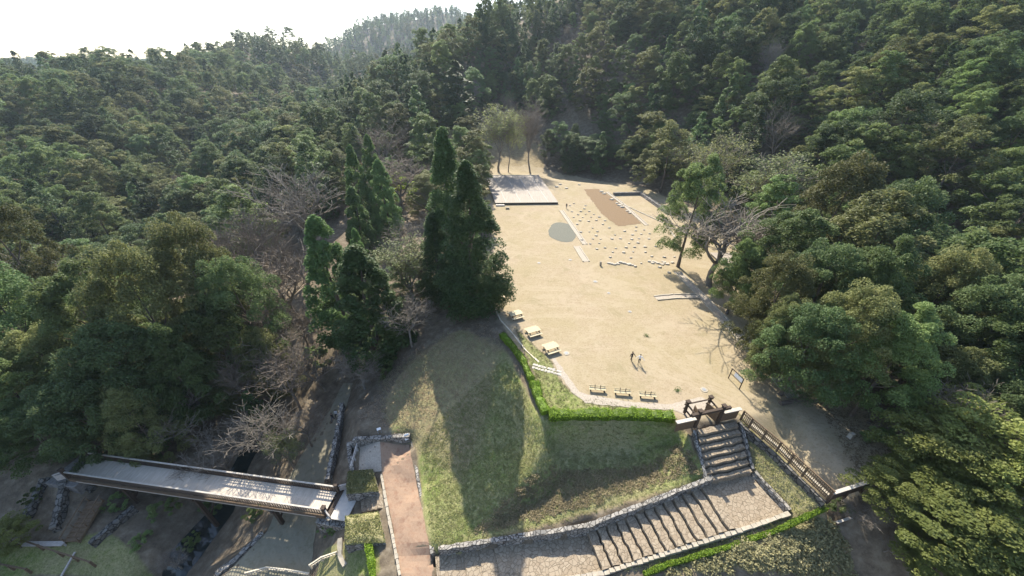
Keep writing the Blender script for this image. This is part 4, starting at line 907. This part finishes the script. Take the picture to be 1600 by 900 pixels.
for k_, a_, b_, z_, wd, lb, vr in ct: crown_at(k_, a_, b_, z_, wd, lb, vr)
bs = [(610, 660, -5.5, 'small round'), (160, 735, -9, ''), (235, 722, -12, 'straw'), (520, 560, -8, ''), (1255, 640, 0, ''), (500, 620, -11, '')]
plant('bush', on(P(238, 722, -12.5)), .9, 'straw coloured round bush behind the bridge rail'); plant('bush', on(P(600, 570, -5)), .9, 'dark bush in the shade under the cypresses', var=1)
plant('bush', on(P(1375, 690, .3)), .7, 'dark low bush at the corner of the shaded ground', var=2); plant('bush', on(P(1300, 800, -2.6)), .5, 'small dry bush at the foot of the fence end', var=0)
plant('bush', on(P(500, 560, -9)), 1.1, 'round green bush left of the front cypresses', var=2); plant('bush', on(P(1420, 745, -1)), 1.0, 'bluish green bush in front of the half dead tree', var=1)

for k, (x, y, z, s, lb) in enumerate([(60, 780, -10.5, .5, 'small bush beside the leftmost terrace wall'), (185, 790, -11.5, .6, 'small bush right of the wooden steps'), (255, 800, -12.5, .7, 'dark bush under the middle of the bridge'), (225, 850, -13, .5, 'low bush on the edge of the sunny grass'),
      (395, 800, -12.5, .5, 'small bush on the bank beneath the bridge'), (20, 720, -9, .8, 'dark bush left of the far bridge end'), (330, 790, -14, .6, 'bush on the stream bank under the bridge'), (300, 850, -15, .5, 'bush low on the dark stream bank'), (515, 830, -10.5, .45, 'round shrub against the bridge abutment')]):
    plant('bush', on(P(x, y, z)), s, lb, var=k)
sn = Q(1215, 80, 150); sn.z = hz(sn.x, sn.y) - .2; plant('bare', sn, 1.35, 'pale dead snag high on the right hillside among dark evergreens', var=2); TREES.append((sn.x, sn.y, 5))
# ------------------------------------------------------------------ the forest
CLEAR = [FIELD, PLg([(1050, 560, 0), (1260, 600, 0), (1400, 700, 0), (1340, 860, -3), (1000, 900, -6), (1050, 640, 0)]), PLg([(495, 380, -7), (545, 330, -5), (640, 330, -3), (700, 360, -2), (770, 380, 0), (770, 520, 0), (600, 600, -6), (500, 600, -9), (490, 480, -8)]), PLg([(748, 500, 0), (850, 540, 0), (1070, 650, 0), (1240, 830, -3), (1040, 930, -9), (640, 930, -7), (480, 930, -11), (330, 930, -12), (345, 900, -12), (418, 830, -12), (452, 745, -12), (478, 700, -11), (516, 640, -11), (536, 590, -10), (580, 590, -7), (640, 560, -4), (700, 510, -1)]),
         PLg([(0, 740, -9), (100, 690, -8.5), (330, 705, -11), (540, 740, -8), (560, 900, -8), (0, 930, -13)]), PLg([(1150, 640, 0), (1300, 620, 0), (1390, 690, 0), (1340, 800, -2), (1280, 930, -8), (1000, 930, -9)]),
         PLg([(740, 232, 1), (745, 280, 0), (850, 280, 0), (845, 240, 1)]), [Vector(a) for a in ((-200, -200, 0), (200, -200, 0), (200, 13, 0), (30, 24, 0), (-60, 25, 0), (-200, 12, 0))], PLg([(190, 720, -12), (330, 700, -12), (400, 650, -13), (400, 760, -13), (330, 900, -15), (150, 905, -13)]),
         PLg([(0, 690, -8.5), (0, 900, -12), (300, 900, -14), (300, 700, -11)])]
def hzv(x, y):
    i = np.clip(np.searchsorted(GX, x) - 1, 0, NX - 2); j = np.clip(np.searchsorted(GY, y) - 1, 0, NY - 2)
    u = (x - GX[i]) / (GX[i + 1] - GX[i]); v = (y - GY[j]) / (GY[j + 1] - GY[j])
    return (Z[j, i] * (1 - u) + Z[j, i + 1] * u) * (1 - v) + (Z[j + 1, i] * (1 - u) + Z[j + 1, i + 1] * u) * v
cand = []
for sp_, y0, y1, xm in ((6.9, 12, 270, 420), (10.5, 270, 640, 700), (12.5, 640, 1500, 1300)):
    gx, gy = np.meshgrid(np.arange(-xm, xm, sp_), np.arange(y0, y1, sp_)); gx = gx + rng.uniform(-.42, .42, gx.shape) * sp_; gy = gy + rng.uniform(-.42, .42, gy.shape) * sp_
    cand.append(np.stack([gx.ravel(), gy.ravel(), np.full(gx.size, sp_)], 1))
cand = np.concatenate(cand); cz = hzv(cand[:, 0], cand[:, 1])
keep = np.ones(len(cand), bool)
for pl in CLEAR: keep &= ~in_poly(cand[:, 0], cand[:, 1], pl)
for x, y, r in TREES: keep &= (cand[:, 0] - x) ** 2 + (cand[:, 1] - y) ** 2 > (max(r * .85, 2.5)) ** 2
dx, dy, dz_ = cand[:, 0], cand[:, 1], cz + 12 - CAM_H
dep = dy * cp - dz_ * sp; px_ = 800 + dx / np.maximum(dep, 1) * F_PX; py_ = 450 - (dy * sp + dz_ * cp) / np.maximum(dep, 1) * F_PX
keep &= (dep > 5) & (px_ > -170) & (px_ < 1770) & (py_ > -190) & (py_ < 1100)
cand, cz, px_, py_, dep = cand[keep], cz[keep], px_[keep], py_[keep], dep[keep]
vis = np.ones(len(cand), bool)
for s_ in np.linspace(.12, .93, 34):
    X_, Y_ = cand[:, 0] * s_, cand[:, 1] * s_; zl = CAM_H + (cz + 13 - CAM_H) * s_; vis &= (hzv(X_, Y_) + np.where(s_ * cand[:, 1] > 150, 7, -1)) < zl + 3
cand, cz, px_, py_, dep = cand[vis], cz[vis], px_[vis], py_[vis], dep[vis]
def forest_kind(x, y):
    r_ = random.random()
    def ell(cx, cy, rx, ry): return ((x - cx) / rx) ** 2 + ((y - cy) / ry) ** 2 < 1
    if ell(425, 400, 85, 110): return 'brush' if r_ < .8 else 'wood'
    if ell(650, 225, 80, 60): return 'brush' if r_ < .45 else 'wood'
    if ell(790, 190, 70, 60): return 'brush' if r_ < .35 else ('budding' if r_ < .6 else 'wood')
    if ell(930, 60, 70, 40): return 'brush' if r_ < .5 else 'wood'
    if 640 < x < 900 and y < 190: return 'conifer' if r_ < .6 else 'wood'
    if 400 < x < 640 and y < 200: return 'conifer' if r_ < .45 else 'wood'
    if 900 < x < 1250 and y < 200: return 'conifer' if r_ < .2 else ('brush' if r_ < .25 else 'wood')
    return 'brush' if r_ < .07 else ('conifer' if r_ < .22 else ('budding' if r_ < .25 else 'wood'))
inner = (px_ > -60) & (px_ < 1660) & (py_ > -60) & (py_ < 930)
big = np.argsort(np.where(inner, dep, 1e9))
IND = set(int(i) for i in big[:262])
ZONES = [(lambda x, y: x < 480, 'hillside left of the valley'), (lambda x, y: x < 860, 'hillside behind the cypresses and the platform'), (lambda x, y: x < 1160, 'steep slope behind the field'), (lambda x, y: True, 'steep slope right of the field')]
KL = dict(wood='dark round crowned evergreen in the dense forest on the ', conifer='dark pointed conifer in the dense forest on the ', brush='leafless grey brown tree among evergreens on the ', budding='pale budding tree among evergreens on the ')
WOODS = []
stuff = {k: [] for k in ('wood', 'conifer', 'brush', 'budding')}
for i in range(len(cand)):
    k_ = forest_kind(px_[i], py_[i]); sp_ = cand[i, 2]; s_ = random.choice([.62, .75, .88, 1, 1.25]) * random.uniform(.9, 1.1) * (1 if sp_ < 8 else 1.1 if sp_ < 11 else 1.0)
    if k_ in ('brush', 'budding'): s_ *= .95
    if i in IND:
        WOODS.append((k_, i, s_))
    else: stuff[k_].append((cand[i, 0], cand[i, 1], cz[i] - .2, s_, random.uniform(0, 6.28), random.random()))
LM = [('umbrella shaped bare tree', 470, 310), ('front cypresses', 545, 430), ('cypress clump', 572, 270), ('tall cedars', 725, 300), ('wooden platform', 815, 295), ('flat topped budding tree', 1070, 230),
      ('pale budding tree', 1165, 265), ('big evergreen by the field', 1285, 400), ('half dead tree', 1470, 620), ('top right corner', 1600, 0), ('right edge of the view', 1600, 290), ('left edge of the view', 0, 300), ('far left skyline', 60, 120), ('top edge of the view', 900, 0), ('pale snag high on the right', 1215, 80), ('huge domed evergreen', 205, 540), ('grey green conifer', 710, 180)]
ORD = 'nearest second third fourth fifth sixth seventh eighth ninth tenth eleventh twelfth thirteenth fourteenth fifteenth sixteenth seventeenth eighteenth nineteenth twentieth'.split()
SEC = ['to the right', 'to the upper right', 'straight above', 'to the upper left', 'to the left', 'to the lower left', 'straight below', 'to the lower right']
buck = {}
for k_, i, s_ in WOODS:
    d_, q = min((math.hypot(px_[i] - x, py_[i] - y), q) for q, (_, x, y) in enumerate(LM)); sec = int(round(math.atan2(LM[q][2] - py_[i], px_[i] - LM[q][1]) / (math.pi / 4))) % 8
    buck.setdefault((q, sec, k_), []).append((d_, i, s_))
for (q, sec, k_), L in buck.items():
    L.sort()
    for r_, (d_, i, s_) in enumerate(L):
        zn = next(z for f_, z in ZONES if f_(px_[i], py_[i])); nm = dict(wood='round evergreen', conifer='pointed conifer', brush='leafless tree', budding='budding tree')[k_]
        lb = ('only %s out from the %s %s' % (nm, LM[q][0], SEC[sec])) if len(L) == 1 else '%s %s from the %s %s' % (ORD[min(r_, 19)], nm, LM[q][0], SEC[sec])
        plant(k_, Vector((cand[i, 0], cand[i, 1], cz[i] - .2)), s_, lb, nm + 's on the ' + zn)
print('FOREST', len(cand), {k: len(v) for k, v in stuff.items()})
# far wood: one object, instances of the same tree meshes kept outside the scene
lib = bpy.data.collections.new('forest_library')
order = []
for k_ in ('wood', 'conifer', 'brush', 'budding'):
    for v_i, (crown, trunk, H_) in enumerate(MESHES[k_]):
        o = bpy.data.objects.new('%02d_tree' % len(order), crown); lib.objects.link(o); order.append(k_)
pts = []; ix = []
for k_, L in stuff.items():
    ids = [i for i, q in enumerate(order) if q == k_]
    for t_ in L: pts.append(t_); ix.append(ids[int(t_[5] * len(ids)) % len(ids)])
me = bpy.data.meshes.new('distant_forest'); me.from_pydata([p_[:3] for p_ in pts], [], [])
for n_, ty, vals in (('scl', 'FLOAT', [p_[3] for p_ in pts]), ('rot', 'FLOAT', [p_[4] for p_ in pts]), ('idx', 'INT', ix)):
    at = me.attributes.new(n_, ty, 'POINT'); at.data.foreach_set('value', vals)
fo = struct(link('distant_forest', me), 'stuff')
ng = bpy.data.node_groups.new('forest_nodes', 'GeometryNodeTree')
ng.interface.new_socket('Geometry', in_out='INPUT', socket_type='NodeSocketGeometry'); ng.interface.new_socket('Geometry', in_out='OUTPUT', socket_type='NodeSocketGeometry')
N_ = ng.nodes; gi, go = N_.new('NodeGroupInput'), N_.new('NodeGroupOutput'); iop = N_.new('GeometryNodeInstanceOnPoints'); ci = N_.new('GeometryNodeCollectionInfo')
ci.inputs['Collection'].default_value = lib; ci.inputs['Separate Children'].default_value = True; ci.inputs['Reset Children'].default_value = True
def na(n_, ty):
    a = N_.new('GeometryNodeInputNamedAttribute'); a.data_type = ty; a.inputs['Name'].default_value = n_; return a.outputs['Attribute']
cx_ = N_.new('ShaderNodeCombineXYZ'); lk_ = ng.links.new
lk_(na('rot', 'FLOAT'), cx_.inputs[2]); lk_(gi.outputs[0], iop.inputs['Points']); lk_(ci.outputs[0], iop.inputs['Instance']); iop.inputs['Pick Instance'].default_value = True
lk_(na('idx', 'INT'), iop.inputs['Instance Index']); lk_(cx_.outputs[0], iop.inputs['Rotation']); lk_(na('scl', 'FLOAT'), iop.inputs['Scale']); lk_(iop.outputs[0], go.inputs[0])
md = fo.modifiers.new('forest', 'NODES'); md.node_group = ng

# ------------------------------------------------------------------ the wooden platform and field details
pf = empty('wooden_platform', P(820, 320, 0), 0, 'large low platform of pale planks at the far end of the field', 'platform'); pb = Vector(pf.location)
c0, c1, c2, c3 = P(774, 320, 0) - pb, P(872, 319, 0) - pb, P(842, 277, 0) - pb, P(757, 277, 0) - pb
mb = MB(); mb.prism([(v.x, v.y) for v in (c0, c1, c2, c3)], .55, .68)
M_deck = noisy_mat('platform_planks', (.22, .185, .15), (.33, .28, .23), .9, .8, .15, stretch=(6, .3, 1)); mb.build('deck', M_deck, pf)
for s_ in np.linspace(0, 1, 9):
    for q in (c0.lerp(c1, s_), c3.lerp(c2, s_)): mb = MB(); mb.box(q * .985 + Vector((0, .25 if q.y < 5 else -.3, .27)), (.25, .25, .56)); mb.build('support_post', M_wood_dark, pf)
mb = MB(); mb.beam(c0 + Vector((.2, .3, .25)), c1 + Vector((-.2, .3, .25)), .1, .5); mb.build('dark_skirt', M_wood_dark, pf)
mb = MB(); mb.beam(c0 + Vector((0, -.05, .6)), c1 + Vector((0, -.05, .6)), .14, .22); mb.beam(c3 + Vector((0, .1, .7)), c2 + Vector((0, .1, .7)), .2, .3); mb.build('edge_beam', M_wood_pale, pf)
mb = MB()
for s_ in (.17, .40, .62, .84): mb.beam(c0.lerp(c1, s_) + Vector((0, .4, .70)), c3.lerp(c2, s_) + Vector((0, -.4, .70)), .16, .05)
mb.beam(c0.lerp(c3, .38) + Vector((1, 0, .70)), c1.lerp(c2, .38) + Vector((-2, 0, .70)), .16, .052); mb.build('sill_beams', M_wood_grey, pf)
mb = MB(); mb.box(c0 + Vector((1.5, -1.0, .18)), (2.6, .8, .36)); mb.build('entry_step', M_slab, pf)
tag((lambda m_: (m_.box(P(793, 326, 0) + Vector((0, -.3, .25)), (1.1, .6, .5)), m_.build('stone_block', M_kerb, bevel=.04))[1])(MB()), 'pale stepping block on the sand before the platform', 'block')
# foundation stones laid out in rows
fs_poly = PL([(884, 318), (915, 318), (960, 352), (1004, 352), (1060, 405), (1062, 428), (1030, 438), (1000, 420), (930, 408), (918, 400), (895, 345)])
stone_meshes = []
for i in range(6):
    bm = bmesh.new(); bmesh.ops.create_icosphere(bm, subdivisions=2, radius=.5)
    for v in bm.verts: v.co *= 1 + random.uniform(-.14, .14); v.co.z = max(-.3, min(.32, v.co.z)) * .8; v.co.x *= 1.25
    me = bpy.data.meshes.new('foundation_stone'); bm.to_mesh(me); bm.free(); me.materials.append(M_rock); stone_meshes.append(me)
ang = math.atan2(-1, .36); e1 = Vector((1, .05, 0)); e2 = (P(1060, 405) - P(960, 352)).normalized(); o_ = P(884, 318)
SG = 'foundation stones of the vanished building'; ns = 0
def put_stone(p_, s_, lb='flat foundation stone in the sand, one of the rows right of the gravel patch', gp=SG):
    o = bpy.data.objects.new('foundation_stone', random.choice(stone_meshes)); COL.objects.link(o); o.location = Vector((p_.x, p_.y, hz(p_.x, p_.y) + .08)); o.rotation_euler = (0, 0, random.uniform(-.5, .5)); o.scale = (s_, s_, s_ * random.uniform(.8, 1.2)); tag(o, lb, 'stone', gp)
for i in range(-12, 22):
    for j in range(0, 26):
        q = o_ + e1 * i * 2.35 + e2 * j * 2.7 + Vector((random.uniform(-.3, .3), random.uniform(-.4, .4), 0))
        if in_poly(np.array([q.x]), np.array([q.y]), fs_poly)[0] and random.random() < .72: put_stone(q, random.uniform(.42, .7)); ns += 1
for k in range(16):
    q = P(952, 411).lerp(P(990, 414), k / 15) + Vector((random.uniform(-.2, .2), random.uniform(-.8, .8), 0)); put_stone(q, random.uniform(.5, .8), 'small stone in the broken line of stones at the near end of the stone rows', 'broken line of small stones')
for k in range(10):
    q = P(1015, 409).lerp(P(1042, 412), k / 9) + Vector((0, random.uniform(-1, 1), 0)); put_stone(q, random.uniform(.5, .8), 'small stone in the loose cluster near the leaning evergreen', 'loose cluster of stones')
for k in range(12): put_stone(P(*random.choice([(940 + 4 * k, 300 + 3 * k), (860 + 5 * k, 288 + random.random() * 12)])), random.uniform(.8, 1.3), 'rough stone scattered behind the brown earth patch', 'stones behind the brown earth patch')
print('stones', ns)
def channel(name, pts, wd, label):
    root = empty(name, pts[0], 0, label, 'gutter'); o0 = Vector(pts[0])
    for s_ in (-1, 1):
        mb = MB()
        for i in range(len(pts) - 1):
            a, b = pts[i], pts[i + 1]; d = (b - a).normalized(); n_ = Vector((-d.y, d.x, 0)) * s_ * wd / 2; n = max(1, int((b - a).length / 1.1))
            for k in range(n): c = a.lerp(b, (k + .5) / n) + n_; c.z = hz(c.x, c.y); mb.box(c - o0 + Vector((0, 0, .03)), ((b - a).length / n * .97, .28, .26), math.atan2(d.y, d.x), j=.03)
        mb.build('edge_stones', M_kerb, root)
    mb = MB(); R_ = ribbon([p_ for p_ in pts], wd - .2); mb.add([Vector((v.x, v.y, hz(v.x, v.y) + .045)) - o0 for v in R_], [(i, i + 1, 2 * len(pts) - 2 - i, 2 * len(pts) - 1 - i) for i in range(len(pts) - 1)]); mb.build('channel_bed', M_gravel_pale, root)
channel('stone_gutter', PL([(877, 329), (893, 352), (914, 382)]), 1.0, 'pale stone gutter running from the platform past the gravel patch')
channel('stone_gutter', PL([(901, 385), (907, 395), (916, 409)]), 1.3, 'short pale stone gutter just below the gravel patch')
channel('stone_gutter', PL([(1058, 425), (1100, 466), (1150, 520), (1193, 568)]), 1.3, 'long stone gutter along the right edge of the field')
channel('stone_gutter', PL([(1213, 590), (1240, 622)]), 1.3, 'short end of stone gutter beside the leaning trunk')
channel('stone_gutter', PL([(1090, 463), (1055, 463), (1024, 466)]), 1.3, 'short stone gutter branching into the field from the right edge')
channel('stone_gutter', PL([(948, 300), (972, 318), (1010, 352)]), .9, 'faint stone gutter along the brown earth patch')
wall('stone_wall', PL([(958, 305), (1000, 304), (1042, 334)]), .9, .8, M_rock_dark, 'dark stepped stone wall at the back right of the field', .08)
kerb_line('stone_kerb', PL([(968, 317), (1040, 350), (1055, 372)]), .4, .3, M_kerb, 'pale stone edging in front of the dark back wall')
wp = empty('wooden_platform', P(1142, 405, 0), 0, 'small pale wooden platform behind the large forked bare tree', 'platform'); mb = MB(); mb.box((0, 0, .35), (7, 5, .12)); mb.build('deck', M_deck, wp)
for x in (-3.2, 0, 3.2):
    for y in (-2.2, 2.2): mb = MB(); mb.box((x, y, .14), (.2, .2, .3)); mb.build('support_post', M_wood_dark, wp)
mb = MB(); mb.beam((-3.5, -2.55, .36), (3.5, -2.55, .36), .1, .18); mb.build('edge_beam', M_yellow_wood, wp)
# manholes and round markers
def marker(px, py, r, label, m=M_kerb):
    root = empty('ground_marker', P(px, py, 0), 0, label, 'marker'); mb = MB(); n = 20
    mb.prism([(math.cos(6.283 * k / n) * r, math.sin(6.283 * k / n) * r) for k in range(n)], -.05, .05); mb.build('concrete_ring', m, root)
    mb = MB(); mb.prism([(math.cos(6.283 * k / n) * r * .5, math.sin(6.283 * k / n) * r * .5) for k in range(n)], -.05, .075); mb.build('iron_lid', M_metal, root)
marker(885, 552, .45, 'round drain cover beside the nearest picnic table'); marker(1100, 609, .45, 'round drain cover before the wooden gate'); marker(930, 440, .5, 'round drain cover near the middle of the field'); marker(951, 458, .35, 'round drain cover below the middle one')
marker(984, 487, .35, 'round drain cover in the open middle of the field'); marker(891, 406, .4, 'round drain cover just below the gravel patch'); marker(842, 411, .4, 'faint round drain cover left of the gravel patch')
for px, py, lb in ((1010, 525, 'tuft of green weeds in the middle of the field'), (1058, 610, 'tuft of green weeds between the benches and the gate')):
    C = rng.normal(size=(80, 3)) * .22; C[:, 2] = np.abs(C[:, 2]) * .6; v_, f_, a_ = leaf_cloud(C, .16, rng.random(80), .2); o = link('weed_tuft', np_mesh('weed_tuft', v_, f_, dict(var=a_)), M_leaf); o.location = P(px, py, 0); tag(o, lb, 'plant')
o = None
# low pale step stones at the corner of the hedge path
mb = MB()
root = empty('paved_strip', P(855, 578, 0), 0, 'short strip of white stones crossing the path inside the hedge', 'paving'); rb = Vector(root.location)
for k in range(10):
    q = P(834, 572).lerp(P(876, 583), k / 9) - rb
    for e_ in (-.3, .3): mb.box(q + Vector((random.uniform(-.1, .1), e_, -.02)), (.38, .4, .12), random.uniform(-.3, .3), j=.05)
mb.build('white_stones', mat('white_stone', (.38, .35, .30), .9), root)
# fallen logs and stumps in the shaded corner
for a, b, r, lb in (((1218, 632), (1290, 624), .28, 'dark fallen log lying at the foot of the leaning trunk'), ((1356, 662), (1384, 640), .2, 'bare fallen trunk on the forest floor at the right')):
    p0, p1 = on(P(*a), r * .7), on(P(*b), r * .7); mb = MB(); mb.tube([p0, p0.lerp(p1, .4) + Vector((0, .15, .05)), p1], [r, r * .8, r * .55], 9); tag(mb.build('fallen_log', M_bark), lb, 'log')
mb = MB(); mb.box(on(P(1328, 684, 0), .35), (.5, .4, .7), .3, j=.04); tag(mb.build('stone_post', M_rock), 'small pale stone block on the dark forest floor', 'stone')
mb = MB(); mb.box(on(P(938, 415, 0), .45), (.35, .3, .9), .2, j=.04); tag(mb.build('stone_post', M_kerb), 'small upright white marker post below the stone rows', 'post')
# white boards at the end of the red path
for px, py, w_, h_, lb in ((638, 693, .55, .75, 'white information board at the end of the red path'), (597, 688, .5, .3, 'small faint board against the dark wall')):
    root = empty('information_board', on(P(px, py, -7)), R(25), lb, 'sign'); mb = MB(); mb.box((0, 0, .9), (w_, .05, h_), 0, R(-35)); mb.build('panel', M_white, root)
    mb = MB(); [mb.box((s_ * w_ * .4, .03, .42), (.06, .06, .84)) for s_ in (-1, 1)]; mb.build('posts', M_metal, root)
# signboard on the field
sg = empty('notice_board', P(1146, 597, 0), 0, 'tall steel framed notice board with a small white sheet near the gate', 'sign')
s0, s1 = P(1138, 591, 0) - sg.location, P(1155, 608, 0) - sg.location; hh = 1.75
for q in (s0, s1):
    mb = MB(); mb.box(q + Vector((0, 0, hh / 2)), (.09, .09, hh)); mb.build('post', M_wood_dark, sg)
mb = MB(); mb.beam(s0 + Vector((0, 0, hh)), s1 + Vector((0, 0, hh)), .1, .08); mb.beam(s0 + Vector((0, 0, .95)), s1 + Vector((0, 0, .95)), .06, .06); mb.build('frame', M_wood_dark, sg)
mb = MB(); mb.beam(s0.lerp(s1, .3) + Vector((0, 0, 1.38)), s1 + Vector((0, 0, 1.38)), .04, .66); mb.build('board', M_white, sg)
# picnic tables
def picnic(px, py, label):
    root = empty('picnic_table', P(px, py, 0), 0, label, 'picnic table', 'picnic tables beside the path')
    mb = MB()
    for k in range(5): mb.box((0, (k - 2) * .2, .74), (1.9, .19, .05))
    mb.build('tabletop', M_yellow_wood, root)
    for s_ in (-1, 1):
        mb = MB()
        for k in (-.5, .5): mb.box((0, s_ * .85 + k * .19, .44), (1.9, .18, .05))
        mb.build('seat', M_yellow_wood, root)
    for s_ in (-1, 1):
        mb = MB(); mb.beam((s_ * .7, -.4, .7), (s_ * .7, -.75, 0), .08, .1); mb.beam((s_ * .7, .4, .7), (s_ * .7, .75, 0), .08, .1); mb.beam((s_ * .7, -.95, .38), (s_ * .7, .95, .38), .07, .09); mb.beam((s_ * .7, -.45, .69), (s_ * .7, .45, .69), .07, .07); mb.build('trestle', M_wood_dark, root)
    return root
for px, py, rz, lb in ((806, 495, 24, 'farthest of three pale wooden picnic tables by the left path'), (833, 521, 24, 'middle one of three pale wooden picnic tables by the left path'), (861, 547, 24, 'nearest of three pale wooden picnic tables by the left path')):
    t_ = picnic(px, py, lb); t_.rotation_euler = (0, 0, R(rz)); t_.scale = (1.12, 1.12, 1)
def bench(px, py, rz, label, backs=2, L=2.1, gp='wooden benches'):
    root = empty('wooden_bench', P(px, py, 0), R(rz), label, 'bench', gp); mb = MB()
    for k in range(3): mb.box((0, (k - 1) * .16, .42), (L, .15, .05))
    mb.build('seat', M_yellow_wood, root)
    for s_ in (-1, 1): mb = MB(); mb.box((s_ * L * .4, 0, .2), (.1, .42, .4)); mb.build('leg', M_wood_dark, root)
    if backs:
        for s_ in (-1, 1): mb = MB(); mb.box((s_ * .34, .05, .72), (.06, .12, .6)); mb.build('divider_post', M_wood_dark, root)
        mb = MB(); mb.beam((-L / 2, .3, .62), (L / 2, .3, .62), .05, .1); [mb.box((s_ * L * .42, .3, .32), (.06, .06, .64)) for s_ in (-1, 1)]; mb.build('back_rail', M_yellow_wood, root)
bench(933, 611, -6, 'left one of three wooden benches in a row facing the front hedge'); bench(972, 616, -6, 'middle one of three wooden benches in a row facing the front hedge'); bench(1011, 621, -6, 'right one of three wooden benches in a row facing the front hedge')
bench(784, 464, -62, 'lone pale bench at the foot of the biggest cedar', 0, 2.2)
# low timber edging of the path by the tables
kerb_line('timber_edging', PL([(772, 478), (782, 500), (800, 520), (822, 548), (842, 566)]), .18, .14, M_wood_pale, 'thin pale edging of the path behind the picnic tables', .9)

# ------------------------------------------------------------------ people
def person(loc, rz, label, top, legs, hair=M_hair, pose='stand', arms=(0, 0), h=1.68):
    J = dict(pel=(0, 0, .93), waist=(0, 0, 1.08), chest=(0, .01, 1.32), neck=(0, .0, 1.47), headb=(0, .01, 1.55), headt=(0, .01, 1.68))
    st_ = .28 if pose == 'walk' else .02
    for s_, nm in ((-1, 'l'), (1, 'r')):
        f_ = st_ * s_
        J['hip' + nm] = (.09 * s_, 0, .88); J['knee' + nm] = (.10 * s_, f_ * .5 + .04, .49); J['ank' + nm] = (.10 * s_, f_, .09); J['toe' + nm] = (.11 * s_, f_ + .17, .04)
        a = arms[0] if s_ < 0 else arms[1]
        J['sh' + nm] = (.19 * s_, 0, 1.40); J['el' + nm] = (.19 * s_ + .27 * math.sin(a) * s_, .03 - f_ * .3, 1.40 - .28 * math.cos(a)); J['wr' + nm] = (.19 * s_ + .5 * math.sin(a) * s_, .12 - f_ * .5, 1.40 - .52 * math.cos(a)); J['ha' + nm] = (.19 * s_ + .6 * math.sin(a) * s_, .15 - f_ * .5, 1.40 - .63 * math.cos(a))
    E_ = [('pel', 'waist'), ('waist', 'chest'), ('chest', 'neck'), ('neck', 'headb'), ('headb', 'headt')]
    for n_ in 'lr': E_ += [('pel', 'hip' + n_), ('hip' + n_, 'knee' + n_), ('knee' + n_, 'ank' + n_), ('ank' + n_, 'toe' + n_), ('chest', 'sh' + n_), ('sh' + n_, 'el' + n_), ('el' + n_, 'wr' + n_), ('wr' + n_, 'ha' + n_)]
    Rr = dict(pel=.15, waist=.13, chest=.155, neck=.055, headb=.085, headt=.09, hip=.095, knee=.06, ank=.04, toe=.04, sh=.065, el=.045, wr=.032, ha=.04)
    names = list(J); me = bpy.data.meshes.new('person'); me.from_pydata([J[n_] for n_ in names], [(names.index(a), names.index(b)) for a, b in E_], [])
    o = bpy.data.objects.new('person', me); COL.objects.link(o); o.modifiers.new('skin', 'SKIN'); 
    if not me.skin_vertices: 
        bpy.context.view_layer.objects.active = o; me.attributes.new('skin', 'FLOAT', 'POINT')
    if me.skin_vertices:
        for n_, sv in zip(names, me.skin_vertices[0].data):
            r_ = Rr.get(n_) or Rr[n_[:-1]]; sv.radius = (r_, r_ * (.75 if n_ in ('waist', 'chest', 'pel') else 1)); sv.use_root = n_ == 'pel'
    s2 = o.modifiers.new('sub', 'SUBSURF'); s2.levels = s2.render_levels = 1
    dg = bpy.context.evaluated_depsgraph_get(); ev = o.evaluated_get(dg); m2 = bpy.data.meshes.new_from_object(ev); o.modifiers.clear(); o.data = m2; m2.name = 'person'
    m2.materials.clear(); [m2.materials.append(m_) for m_ in (top, legs, M_skin, M_hair, M_black)]
    for p_ in m2.polygons:
        c = p_.center; p_.use_smooth = True
        p_.material_index = 4 if c.z < .1 else 1 if c.z < .95 and abs(c.x) < .2 else 2 if c.z > 1.5 or (abs(c.x) > .17 and c.z < .86) else 0
        if c.z > 1.66 or (c.z > 1.54 and c.y < -.01): p_.material_index = 3
    # face: nose and eyes, small as they are
    o.location = loc; o.rotation_euler = (0, 0, rz); o.scale = (h / 1.75,) * 3; tag(o, label, 'person')
    mb = MB(); bm = bmesh.new(); bmesh.ops.create_icosphere(bm, subdivisions=2, radius=.112, matrix=Matrix.Translation((0, -.018, 1.66)))
    for v in bm.verts:
        if v.co.y > .03 and v.co.z < 1.66: v.co.y = .03
    hm = bpy.data.meshes.new('hair'); bm.to_mesh(hm); bm.free(); link('hair', hm, hair, o)
    return o
person(P(986, 564, 0), R(200), 'person in dark clothes striding on the sand, left one of the pair', M_black, M_black, pose='walk', arms=(.5, .3))
person(P(998, 568, 0), R(160), 'person in white top and dark trousers, right one of the pair on the sand', M_jwhite, M_black, pose='walk', arms=(.9, .6))
person(P(885, 326, 0), R(170), 'lone person in dark clothes standing by the platform corner', M_black, M_denim, arms=(.1, .1))
person(on(P(524, 664, -11)), R(170), 'person in dark clothes walking on the lower road, left one of two', M_black, M_denim, pose='walk', arms=(.1, .2))
person(on(P(530, 660, -11)), R(190), 'person in a pale jacket walking on the lower road, right one of two', M_jwhite, M_black, pose='walk', arms=(.2, .1))

# ------------------------------------------------------------------ haze
HZ = bpy.data.materials.new('haze'); HZ.use_nodes = True; HZ.node_tree.nodes.remove(HZ.node_tree.nodes['Principled BSDF']); pv = HZ.node_tree.nodes.new('ShaderNodeVolumePrincipled')
pv.inputs['Color'].default_value = (.72, .86, 1.0, 1); pv.inputs['Density'].default_value = .00012; pv.inputs['Anisotropy'].default_value = .3
HZ.node_tree.links.new(pv.outputs[0], HZ.node_tree.nodes['Material Output'].inputs['Volume'])
zt = float(Z.max()) + 45; zb = float(Z.min()) - 1
mb = MB(); mb.box((0, (GY[0] + GY[-1]) / 2, (zt + zb) / 2), (GX[-1] - GX[0] + 60, GY[-1] - GY[0] + 60, zt - zb)); struct(mb.build('haze', HZ), 'stuff')
